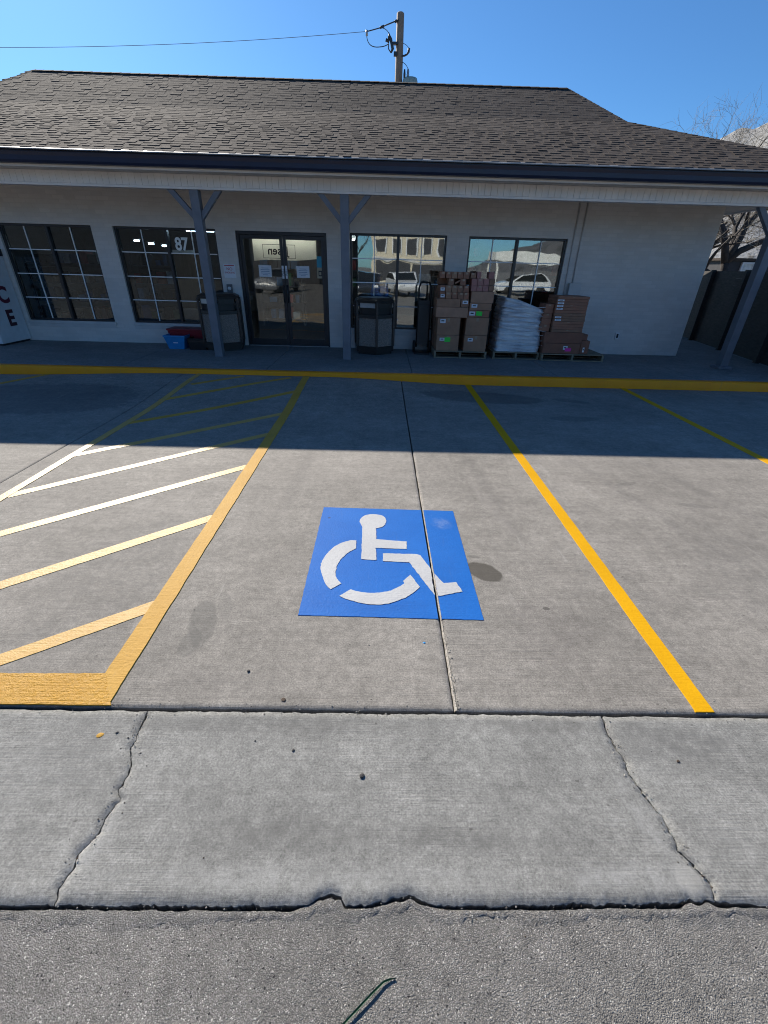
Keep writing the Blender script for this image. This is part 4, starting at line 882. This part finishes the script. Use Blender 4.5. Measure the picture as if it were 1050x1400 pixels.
def carton(x0, x1, y0, y1, z0, z1, mat, label, group=None, lab=None, sticker=None, tape=True, rot=0, name='cardboard_box', cat='box', bev=.006):
    t = thing(name, label, cat, ((x0 + x1) / 2, (y0 + y1) / 2, z0), group); dx = .0015
    MB().box(x0 + dx, x1 - dx, y0, y1, z0 + .0008, z1 - .0008, mat, bev, rot).build('carton', t)
    if tape:
        c = (x0 + x1) / 2 + rnd.uniform(-.01, .01); h_ = min(.07, (z1 - z0) * .35)
        MB().box(c - .022, c + .022, y0 - .0012, y0 - .0002, z1 - h_, z1 - .008, 'tape').build('tape', t)
    if lab:
        for (u, v, w, h) in lab:
            p = MB().box(x0 + u, x0 + u + w, y0 - .0022, y0 - .0013, z0 + v, z0 + v + h, 'paper'); o = p.build('shipping_label', t)
            q = MB().box(x0 + u + w * .2, x0 + u + w * .75, y0 - .003, y0 - .0024, z0 + v + h * .4, z0 + v + h * .7, 'ink').build('print'); q.parent = o; q.location = -world_loc(o)
    if sticker:
        u, v, w, h, m_ = sticker; MB().box(x0 + u, x0 + u + w, y0 - .0042, y0 - .0032, z0 + v, z0 + v + h, m_, 0, 0, 0, R(rnd.uniform(-4, 4))).build('sticker', t)
    return t
G1 = 'cardboard boxes on the left pallet'
carton(1.10, 1.54, 9.06, 9.54, PZ, .565, 'card0', 'large box at the bottom left of the left pallet with a green sticker', G1, [(.06, .185, .10, .055)], (.155, .165, .115, .085, 'green'))
carton(1.645, 2.09, 9.06, 9.54, PZ, .570, 'card0', 'large box at the bottom right of the left pallet with one white label', G1, [(.07, .185, .10, .06)])
carton(1.095, 1.535, 9.065, 9.54, .568, .880, 'card0', 'large box second from the bottom at the left, white label near its top', G1, [(.05, .215, .105, .07)])
carton(1.65, 2.09, 9.065, 9.54, .573, .895, 'card0', 'plain large box second from the bottom at the right of the left stack', G1)
carton(1.05, 1.66, 9.05, 9.54, .883, 1.062, 'card2', 'long plain box laid across the two big left boxes', G1, tape=False)
carton(1.05, 1.50, 9.06, 9.54, 1.064, 1.205, 'card0', 'wide plain box under the small boxes on the left', G1, tape=False)
carton(1.51, 1.66, 9.06, 9.5, 1.064, 1.205, 'card1', 'narrow box with a white label under the small boxes', G1, [(.03, .06, .10, .055)])
carton(1.67, 2.075, 9.06, 9.54, .898, 1.018, 'card3', 'box with a white label and a green sticker high on the right', G1, [(.02, .03, .11, .07)], (.15, .03, .115, .075, 'green'), False)
carton(1.68, 2.10, 9.06, 9.54, 1.02, 1.145, 'card0', 'box with a white label above the one with the green sticker', G1, [(.035, .045, .11, .06)], None, False)
carton(1.69, 2.12, 9.06, 9.54, 1.147, 1.34, 'card2', 'plain box carrying the reddish small cartons', G1, None, None, False)
G2 = 'small brown boxes on top of the left pallet'; ordn = ['first', 'second', 'third', 'fourth', 'fifth']
rows = [(1.207, 1.318, [(1.10, 1.205, 1), (1.21, 1.32, 0), (1.325, 1.435, 0), (1.44, 1.545, 0), (1.55, 1.65, 0)], 'lowest row of small boxes'),
        (1.320, 1.430, [(1.09, 1.195, 1), (1.20, 1.31, 0), (1.315, 1.42, 0), (1.425, 1.525, 0), (1.53, 1.635, 0)], 'second row of small boxes'),
        (1.432, 1.541, [(1.24, 1.345, 0), (1.46, 1.565, 0)], 'gapped third row of small boxes'),
        (1.543, 1.652, [(1.075, 1.175, 0), (1.185, 1.285, 0), (1.295, 1.395, 0), (1.40, 1.50, 0), (1.51, 1.625, 0)], 'top row of small boxes')]
for z0, z1, cells, nm in rows:
    for k, (x0, x1, lb) in enumerate(cells):
        j = rnd.uniform(-.01, .012)
        carton(x0, x1, 9.075 + j, 9.36 + j, z0, z1, 'card%d' % rnd.choice((0, 1, 3)), ordn[k] + ' from the left in the ' + nm, G2, [(.015, .02, .075, .05)] if lb else None, None, not lb, R(rnd.uniform(-2, 2)), 'small_box', 'small box', .004)
carton(1.08, 1.56, 9.39, 9.62, 1.432, 1.541, 'card1', 'half hidden box behind the gapped third row', G2, None, None, False, 0, 'small_box', 'small box')
carton(1.10, 1.62, 9.40, 9.60, 1.207, 1.430, 'card1', 'box behind the two lowest rows of small boxes', G2, None, None, False, 0, 'small_box', 'small box')
fp = MB().box(1.36, 1.47, 9.10, 9.16, 1.475, 1.50, 'card2', .003, 0, 0, R(-26)).build('cardboard_flap', None, (1.41, 9.13, 1.43)); tag(fp, 'loose strip of cardboard slanting in the gap between small boxes', 'cardboard')
G3 = 'reddish small cartons on the right of the left stack'
for rw, (z0, z1) in enumerate(((1.342, 1.442), (1.444, 1.55))):
    for k in range(4):
        x0 = 1.675 + k * .109
        carton(x0, x0 + .105, 9.08, 9.35, z0, z1, 'card1' if k == 3 else 'card_pink', ordn[k] + ' reddish carton from the left in the ' + ('lower', 'upper')[rw] + ' reddish row', G3, None, None, k == 1, 0, 'small_carton', 'small carton', .003)
carton(1.645, 1.745, 9.09, 9.33, 1.552, 1.645, 'card1', 'brown topmost carton at the left of the reddish rows', G3, None, None, True, 0, 'small_carton', 'small carton', .003)
carton(1.76, 1.84, 9.09, 9.33, 1.552, 1.665, 'card_pink', 'tall reddish topmost carton in the middle of the reddish rows', G3, None, None, False, 0, 'small_carton', 'small carton', .003)
carton(1.985, 2.085, 9.09, 9.33, 1.552, 1.665, 'card_pink', 'topmost reddish carton at the far right of the left stack', G3, None, None, False, 0, 'small_carton', 'small carton', .003)
for k, (z0, z1) in enumerate(((PZ, .64), (.642, 1.03), (1.032, 1.40))):
    carton(1.08, 1.56, 9.65, 9.97, z0, z1, 'card1', ('bottom', 'middle', 'top')[k] + ' box of the back column against the wall on the left pallet', G1, None, None, False)
carton(1.62, 2.08, 9.6, 9.96, PZ, 1.18, 'card1', 'tall box at the back right of the left pallet', G1, None, None, False)

# wrapped load
wl = thing('wrapped_load', 'tall load of bags wrapped in bluish clear plastic film on a pallet', 'wrapped load', (2.75, 9.5, PZ))
V = []; F = []
layers = 64; per = 96
for j in range(layers + 1):
    v = j / layers
    for i in range(per):
        a = 2 * math.pi * i / per; ca, sa = math.cos(a), math.sin(a); pw = .22
        ux = math.copysign(abs(ca) ** pw, ca); uy = math.copysign(abs(sa) ** pw, sa)
        wx = .455 - .06 * v; x = 2.745 + .01 * v + ux * wx; y = 9.53 + uy * (.41 - .03 * v)
        top = 1.245 - .20 * max(0, min(1, (x - 2.36) / .75)) ** 1.2
        z = PZ + .002 + (top - PZ) * v
        bul = -.020 * math.exp(-((((v * 8 + (.35 if x > 2.78 else 0)) % 1) - .5) / .07) ** 2) - .016 * math.exp(-((x - 2.78) / .015) ** 2) + .016 * noise.noise(Vector((x * 4, y * 4, z * 9))) + .006 * noise.noise(Vector((x * 14, y * 14, z * 30)))
        x += ux * bul; y += uy * bul
        V.append((x, y, z))
for j in range(layers):
    for i in range(per): F.append([j * per + i, j * per + (i + 1) % per, (j + 1) * per + (i + 1) % per, (j + 1) * per + i])
top_c = len(V); V.append((2.75, 9.53, 1.19)); F += [[layers * per + i, layers * per + (i + 1) % per, top_c] for i in range(per)]; F.append(list(range(per))[::-1])
MB().add(V, F, 'wrap', True).build('film', wl)
tl_ = MB()
for k in range(9):
    z = .42 + k * .085; tl_.tube([(2.3 + .95 * u / 8, 9.115 - .014 + .008 * math.sin(u * 2 + k) + .018 * (z - .3) , z + .012 * math.sin(u * 1.3 + k * 2)) for u in range(9)], .005, 'wrap', 5)
tl_.build('film_folds', wl)

# dark brown cartons on the right pallet
G4 = 'dark brown cartons on the right pallet'
carton(3.215, 3.95, 9.02, 9.5, PZ + .005, .47, 'card_red', 'wide dark carton at the bottom of the right pallet with a pink sticker', G4, [(.40, .075, .085, .07)], (.44, .045, .12, .06, 'pink'), False)
carton(3.20, 3.955, 9.02, 9.5, .472, .672, 'card_red', 'wide dark carton directly under the flat carton stack', G4, None, None, False)
n = 13; zt = .674
for k in range(n):
    h = .0478; x0 = 3.315 + rnd.uniform(-.008, .008); lb = [(.02, .010, .12, .028)] if k in (4, 5, 8, 9, 10, 11) and k != 7 else None
    nmk = ['bottom', 'second', 'third', 'fourth', 'fifth', 'sixth', 'seventh', 'eighth', 'ninth', 'tenth', 'eleventh', 'twelfth', 'topmost'][k]
    carton(x0, x0 + .605, 9.03 + rnd.uniform(-.006, .006), 9.55, zt, zt + h, 'card%d' % rnd.choice((1, 3, 3)), nmk + (' flat carton counted from below in the tall stack on the right' if 0 < k < 12 else ' flat carton of the tall stack on the right'), 'flat cartons in the tall stack', lb, None, k % 3 == 0, R(rnd.uniform(-.5, .5)), 'flat_carton', 'carton', .004); zt += h + .0006
zt = .674
for k in range(5):
    h = (.13, .10, .085, .08, .085)[k]
    carton(3.10 + .012 * k, 3.30, 9.10, 9.5, zt, zt + h, 'card3', ['bottom', 'second', 'middle', 'fourth', 'top'][k] + ' carton of the short narrow stack beside the wrapped load', G4, None, None, k % 2 == 0, 0, 'small_carton', 'small carton', .004); zt += h + .0008
carton(3.965, 4.14, 9.05, 9.4, PZ + .005, .525, 'card_red', 'small dark carton with a white label at the right end of the pallet', G4, [(.055, .03, .035, .09)], None, False)
carton(3.96, 4.08, 9.08, 9.35, .527, .64, 'card_red', 'small dark carton on top at the right end of the pallet', G4, None, None, False)

# hand trucks (black upright carts)
def hand_truck(cx, cy, label, h, tilt, wid, m='black'):
    t = thing('hand_truck', label, 'hand truck', (cx, cy, WZ), 'black hand trucks by the wall'); q = lambda u, v: (cx + u, cy + (v - WZ) * tilt, v)
    fr = MB()
    for s_ in (-1, 1): fr.tube([q(s_ * wid, .25), q(s_ * wid, h - .1), q(s_ * wid * .7, h)], .018, m, 8)
    fr.tube([q(-wid * .7, h), q(wid * .7, h)], .018, m, 8)
    for zz in (.45, .75, 1.05): fr.tube([q(-wid, zz), q(wid, zz)], .014, m, 6)
    fr.build('frame', t)
    MB().box(cx - wid * .95, cx + wid * .95, cy + .02, cy + .035, .30, h * .78, m, .004, 0, R(-4)).build('back_plate', t)
    MB().box(cx - wid - .05, cx + wid + .02, cy - .24, cy + .02, WZ + .004, WZ + .022, m, .004).build('toe_plate', t)
    for s_ in (-1, 1): MB().tube([(cx + s_ * (wid + .02), cy + .08, WZ + .115), (cx + s_ * (wid + .065), cy + .08, WZ + .115)], .114, 'tyre', 18).build('wheel', t)
hand_truck(.87, 9.62, 'black upright hand truck between the right bin and the stacked boxes', 1.45, .06, .12)
hand_truck(2.2, 9.75, 'dark hand truck in the gap between the left boxes and the wrapped load', 1.26, .05, .10)

# ------------------------------------------------------------------ fence and far side
fn = thing('board_fence', 'dark horizontal board fence right of the shop behind the end post', 'fence', (8.4, 11.5, WZ))
P0, P1 = Vector((7.42, 7.2)), Vector((9.35, 16.2)); d = (P1 - P0).normalized(); nrm = Vector((d.y, -d.x)); Lf = (P1 - P0).length; bd = MB()
for k in range(11):
    z0 = WZ + .01 + k * .151; V = []
    for (u, w) in ((0, 0), (Lf, 0), (Lf, .022), (0, .022)): p = P0 + d * u + nrm * w; V.append((p.x, p.y))
    bd.prism(V, z0, z0 + .1495, 'fence')
bd.build('boards', fn)
for k in range(6):
    u = .45 + k * 1.72; p = P0 + d * u; 
    V = [(p + d * a + nrm * b)[:] for a, b in ((-.045, -.09), (.045, -.09), (.045, -.001), (-.045, -.001))]
    MB().prism(V, WZ, 1.805 + .03, 'fence').build('fence_post', fn)
hs = thing('shed', 'dark sided shed with a white framed window beyond the fence', 'shed', (14.8, 19.5, 0))
MB().box(12.55, 17, 18, 21, -.05, 2.2, 'siding').build('wall', hs)
MB().box(12.45, 17.1, 17.9, 21.1, 2.201, 2.28, 'shg1').build('roof', hs)
w_ = MB().box(13.02, 13.08, 17.93, 17.998, 1.3, 2.16, 'house_white').box(13.44, 13.50, 17.93, 17.998, 1.3, 2.16, 'house_white').box(13.08, 13.44, 17.93, 17.998, 2.10, 2.16, 'house_white').box(13.08, 13.44, 17.93, 17.998, 1.3, 1.36, 'house_white').build('window', hs)
q = MB().box(13.081, 13.439, 17.96, 17.97, 1.361, 2.099, 'goods_white').build('pane'); q.parent = w_; q.location = -world_loc(w_)

def tree(name, x, y, h, trunk_r, label, seed, spread=1.0, fork=1.2, mat_t='bark', mat_c='twig', levels=6, group=None, lean=(0, 0), limbs=None):
    r = random.Random(seed); t = thing(name, label, 'tree', (x, y, -.06), group); tr = MB(); cr = MB()
    def grow(p, dirv, L, rad, lev):
        n = 4; pts = [p]; rr = [rad]; dcur = dirv.copy()
        for i in range(n):
            dcur = (dcur + Vector((r.gauss(0, .16), r.gauss(0, .16), r.gauss(.03, .12)))).normalized(); p = p + dcur * (L / n); pts.append(p); rr.append(rad * (1 - .42 * (i + 1) / n))
        (tr if lev < 2 else cr).tube(pts, rr, mat_t if lev < 4 else mat_c, 8 if lev < 2 else (5 if lev < 4 else 3), lev < 2)
        if lev >= levels: return
        if lev == 0 and limbs:
            for (dx, dy, dz, ll) in limbs: grow(pts[4 if dz > .3 else 3], Vector((dx, dy, dz)).normalized(), L * ll, rad * .6, 1)
            return
        for k in range(3 if lev < 2 else r.choice((2, 3, 3, 4))):
            i = r.choice((2, 3, 4)) if lev else 4; ax = dcur.orthogonal().normalized(); ax.rotate(Matrix.Rotation(r.uniform(0, 6.28), 3, dcur))
            nd = (dcur * .75 + ax * r.uniform(.55, 1.1) * spread + Vector((0, 0, .12))).normalized(); grow(pts[i], nd, L * r.uniform(.6, .82), max(.003, rr[i] * .62), lev + 1)
    d0 = Vector((lean[0], lean[1], 1)).normalized()
    grow(Vector((x, y, -.06)), d0, fork, trunk_r, 0)
    tr.build('trunk', t, fixn=False); cr.build('crown', t, fixn=False); return t
tree('bare_tree', 12.2, 17.0, 7, .20, 'large bare tree with a dark forked trunk behind the fence', 5, 1.0, 2.35, levels=6, lean=(.10, 0), limbs=[(-.22, 0, 1, .8), (.45, .1, .9, .9), (.9, -.1, .7, .8), (-1, .05, .22, .7), (.3, .5, .8, .8)])
tree('bare_tree', 15.5, 23.5, 8, .22, 'dense bare tree showing above the right end of the roof', 12, 1.2, 2.5, mat_c='twig', levels=7, limbs=[(-.6, 0, .9, .7), (.2, .1, 1, .68), (.8, -.1, .7, .8), (-.95, -.3, .6, .8), (-.5, .5, .75, .7), (.1, -.6, .6, .7), (-1, .2, .45, .8), (-.8, .1, .75, .75), (.5, .4, .8, .7), (-.3, -.4, .9, .65), (-.7, -.6, .5, .7)])

# hills and the mountain opposite
def hill(name, cx, cy, rx, ry, h, mat, seed, nx=70, ny=40):
    V = []; F = []
    for j in range(ny + 1):
        for i in range(nx + 1):
            u, v = i / nx * 2 - 1, j / ny * 2 - 1; x, y = cx + u * rx, cy + v * ry
            f = max(0, 1 - u * u) * max(0, 1 - v * v); z = h * f ** .8 * (1 + .22 * noise.fractal(Vector((x / rx * 3, y / rx * 3, seed)), 1, 2, 6)) - 2
            V.append((x, y, z))
    for j in range(ny):
        for i in range(nx): F.append([j * (nx + 1) + i, j * (nx + 1) + i + 1, (j + 1) * (nx + 1) + i + 1, (j + 1) * (nx + 1) + i])
    o = MB().add(V, F, mat, True).build(name, fixn=False); return tag(o, kind='structure')
hill('hills', 236, 230, 160, 110, 71, 'hill_near', 3, 160, 90)
hill('hills', 1080, -2100, 640, 800, 165, 'hill_far', 8)

# ------------------------------------------------------------------ utility pole
up = thing('utility_pole', 'weathered wooden utility pole standing behind the roof ridge', 'utility pole', (.6, 26, 0))
MB().tube([(.60, 26, -.06), (.585, 26, 6), (.575, 26, 10.92), (.575, 26, 10.95)], [.20, .175, .155, .13], 'pole', 14).build('pole', up)
MB().tube([(.50, 25.86, 10.69), (-.24, 25.9, 10.47)], .022, 'insul', 6).tube([(-.1, 25.9, 10.51), (-.28, 25.9, 10.455)], .045, 'insul', 8).tube([(.44, 25.87, 10.67), (.34, 25.88, 10.64)], .05, 'insul', 8).build('insulator', up)
MB().tube([(.10, 25.8, 10.06), (.13, 25.8, 10.24), (.19, 25.8, 10.10), (.28, 25.8, 9.80), (.22, 25.8, 9.68)], [.05, .075, .06, .065, .03], 'insul', 8).tube([(.09, 25.8, 10.05), (.1, 25.8, 9.80), (.21, 25.8, 9.68)], .022, 'insul', 6).tube([(.13, 25.8, 10.02), (-.02, 25.8, 10.07)], [.05, .06], 'insul', 8).build('cutout', up)
MB().box(.28, .50, 25.8, 25.95, 9.95, 10.03, 'insul', .01).box(.33, .47, 25.82, 25.95, 9.60, 9.74, 'insul', .01).build('bracket', up)
MB().tube([(.70, 25.86, 9.61), (.80, 25.85, 9.62), (.90, 25.84, 9.66), (.97, 25.84, 9.74), (.98, 25.84, 9.85)], [.03, .035, .035, .05, .05], 'insul', 8).build('arrester', up)
MB().lathe([(.05, 8.95), (.30, 8.90), (.33, 8.82), (.33, 8.0), (.28, 7.95)], 1.08, 25.85, 'can_green', 20).build('transformer', up)
MB().lathe([(.05, 8.9), (.06, 9.0), (.045, 9.02), (.055, 9.08), (.03, 9.17)], .97, 25.7, 'steel', 10).lathe([(.045, 8.88), (.05, 9.0), (.03, 9.15)], .82, 25.7, 'insul', 10).build('bushing', up)
wv = MB()
def arc(a, b, c, n=10): return [Vector(a) * (1 - u) ** 2 + Vector(b) * 2 * u * (1 - u) + Vector(c) * u * u for u in [k / n for k in range(n + 1)]]
wv.tube(arc((-.24, 25.9, 10.46), (-.5, 25.9, 10.40), (-.83, 25.9, 10.33)), .02, 'insul', 5).tube(arc((-.83, 25.9, 10.33), (-.88, 25.9, 9.82), (-.30, 25.85, 9.86)), .016, 'insul', 5).tube(arc((-.30, 25.85, 9.86), (-.05, 25.85, 9.87), (.1, 25.8, 9.95)), .016, 'insul', 5)
wv.tube(arc((-.17, 25.9, 10.45), (.05, 25.85, 10.40), (.13, 25.8, 10.22)), .012, 'insul', 5).tube(arc((.72, 25.85, 10.0), (.9, 25.85, 9.95), (.97, 25.84, 9.85)), .01, 'insul', 5).tube(arc((.70, 25.85, 9.42), (.88, 25.8, 9.36), (.97, 25.7, 9.16)), .012, 'insul', 5)
wv.build('jumper_wires', up)
MB().tube([(-.83, 25.9, 10.37), (-.83, 25.9, 10.20)], .045, 'steel', 10).build('clamp', up)
def wy(x): u = (x + .83) / -15.8; return 10.33 - .88 * u - 1.15 * u * (1 - u) * .45
wr = MB().tube([(x, 25.9 + .0 * x, wy(x)) for x in [-.83 - k * 1.2 for k in range(30)]], .009, 'wire', 5).build('overhead_wire'); tag(wr, 'thin overhead wire running left across the sky from the wooden pole', 'wire')

# ------------------------------------------------------------------ across the lot, seen in the windows' reflections
ob = thing('cream_building', 'cream flat roofed building with dark windows mirrored in the shop glass', 'building', (6, -40, 0))
mb = MB().box(-1.2, 8.3, -50, -40, -.06, 5.6, 'cream').box(-1.3, 8.4, -50.1, -39.85, 5.601, 5.9, 'trim').box(-1.25, 8.35, -39.999, -39.9, 2.35, 2.6, 'trim'); mb.build('wall', ob)
for k in range(5):
    x = -.7 + k * 1.85; w_ = MB().box(x, x + 1.1, -39.99, -39.95, 3.15, 4.7, 'facade_dark').build('window', ob)
    f_ = MB().box(x - .12, x - .01, -39.99, -39.93, 3.0, 4.85, 'house_white').box(x + 1.11, x + 1.22, -39.99, -39.93, 3.0, 4.85, 'house_white').build('frame'); f_.parent = w_; f_.location = -world_loc(w_)
for k in range(2): MB().box(-.8 + k * 4.4, 3.3 + k * 4.4, -39.99, -39.94, .2, 2.2, 'facade_dark').build('shopfront', ob)
bb = thing('brick_building', 'long dark brick building mirrored in the left windows', 'building', (-30, -40, 0))  # added block that keeps sky out of the left window reflections
MB().box(-60, -7, -50, -36, -.06, 10, 'siding').build('wall', bb); MB().box(-60.2, -6.8, -50.2, -35.8, 10.001, 10.4, 'facade_dark').build('roof', bb)
for k in range(12):
    for z in (1.0, 4.2, 7.2): MB().box(-58 + k * 4.2, -56 + k * 4.2, -36.0, -35.95, z, z + 1.9, 'facade_dark').build('window', bb)
def car(x, y, rot, paint, label):
    t = thing('parked_car', label, 'car', (x, y, -.075), 'cars across the lot'); t.rotation_euler = (0, 0, rot)
    body = [(-2.2, .30), (2.15, .30), (2.25, .55), (2.1, .82), (1.1, .95), (.45, 1.45), (-1.35, 1.48), (-2.1, 1.0), (-2.28, .85)]
    o = MB().prism(body, -.85, .85, paint, 'y').build('body'); o.parent = t
    b2 = o.modifiers.new('b', 'BEVEL'); b2.width = .08; b2.segments = 3
    gl = MB().prism([(1.0, .97), (.42, 1.40), (-1.3, 1.42), (-1.9, 1.0)], -.857, .857, 'car_glass', 'y').build('window'); gl.parent = t
    ws = MB().add([(1.13, -.72, .97), (1.13, .72, .97), (.50, .66, 1.42), (.50, -.66, 1.42)], [[0, 1, 2, 3]], 'car_glass').build('windscreen'); ws.parent = t
    for sx in (-1.35, 1.4):
        for sy in (-.78, .78): w_ = MB().tube([(sx, sy - .1, .33), (sx, sy + .1, .33)], .33, 'tyre', 18).build('wheel'); w_.parent = t
    for sy in (-.6, .6): l_ = MB().box(2.16, 2.24, sy - .15, sy + .15, .6, .74, 'house_white', .01).build('headlight'); l_.parent = t
car(-1.0, -12.5, R(90), 'car_dark', 'dark car across the lot mirrored above the right bin'); car(1.6, -16, R(80), 'car_white', 'white car across the lot mirrored left of the stacked boxes')
car(11.5, -20, R(172), 'car_white', 'white car mirrored above the tall flat cartons'); car(-7.5, -15, R(100), 'car_grey', 'grey car across the lot mirrored in the glass doors')
cn = thing('white_canopy', 'white flat canopy mirrored in the far right window above a white car', 'canopy', (13, -23, 0))
MB().box(9.5, 16.5, -25, -21.6, 2.3, 3.0, 'goods_white', .02).build('roof', cn)
for (x, y) in ((9.7, -21.8), (16.3, -21.8), (9.7, -24.8), (16.3, -24.8)): MB().box(x - .06, x + .06, y - .06, y + .06, -.075, 2.3, 'goods_white').build('leg', cn)
tree('street_tree', -2.6, -24, 7, .2, 'bare tree across the lot mirrored in the window by the middle post', 21, .9, 2.4, mat_c='bark', levels=5)
tree('street_tree', -9.5, -22, 7, .2, 'bare tree across the lot mirrored in the glass doors', 22, .9, 2.4, mat_c='bark', levels=5)

# ------------------------------------------------------------------ light, sky, camera
AZ, EL = R(-33), R(34.5)
sd = Vector((math.sin(AZ) * math.cos(EL), math.cos(AZ) * math.cos(EL), math.sin(EL)))
sl = bpy.data.lights.new('Sun', 'SUN'); sl.energy = 4.65; sl.angle = R(.53); sl.color = (1, .935, .835)
so = bpy.data.objects.new('Sun', sl); C.objects.link(so); so.rotation_euler = sd.to_track_quat('Z', 'Y').to_euler()
w = bpy.data.worlds.new('World'); S.world = w; w.use_nodes = True; nt = w.node_tree
sky = nt.nodes.new('ShaderNodeTexSky'); sky.sky_type = 'NISHITA'; sky.sun_disc = False; sky.sun_elevation = EL; sky.sun_rotation = AZ
sky.altitude = 1300; sky.air_density = 1.0; sky.dust_density = .9; sky.ozone_density = 2.0
bg = nt.nodes['Background']; bg.inputs[1].default_value = .06
mx = nt.nodes.new('ShaderNodeMix'); mx.data_type = 'RGBA'; mx.blend_type = 'MULTIPLY'; mx.inputs[0].default_value = 1; mx.inputs[7].default_value = (.56, 1.0, 1.38, 1)   # deep clear-day blue
nt.links.new(sky.outputs[0], mx.inputs[6]); nt.links.new(mx.outputs[2], bg.inputs[0])
cam = bpy.data.cameras.new('Camera'); co = bpy.data.objects.new('Camera', cam); C.objects.link(co); S.camera = co
p, r_, y = R(29.5928), R(1.58314), R(1.0151)
cp, sp, cy, sy, cr, sr = math.cos(p), math.sin(p), math.cos(y), math.sin(y), math.cos(r_), math.sin(r_)
fwd = Vector((sy * cp, cy * cp, -sp)); right = Vector((cy, -sy, 0)); upv = right.cross(fwd)
a = right * cr + upv * sr; b = upv * cr - right * sr
mt = Matrix((a, b, -fwd)).transposed().to_4x4(); mt.translation = (0, 0, 1.7); co.matrix_world = mt
cam.sensor_fit = 'HORIZONTAL'; cam.sensor_width = 36; cam.lens = 36 * 590.03 / 1050; cam.clip_start = .02; cam.clip_end = 20000
S.view_settings.view_transform = 'Standard'; S.view_settings.look = 'None'; S.view_settings.exposure = 0.75; S.view_settings.gamma = 1
S.cycles.filter_width = 1.05; S.cycles.max_bounces = 8; S.cycles.transparent_max_bounces = 12; S.cycles.caustics_reflective = False
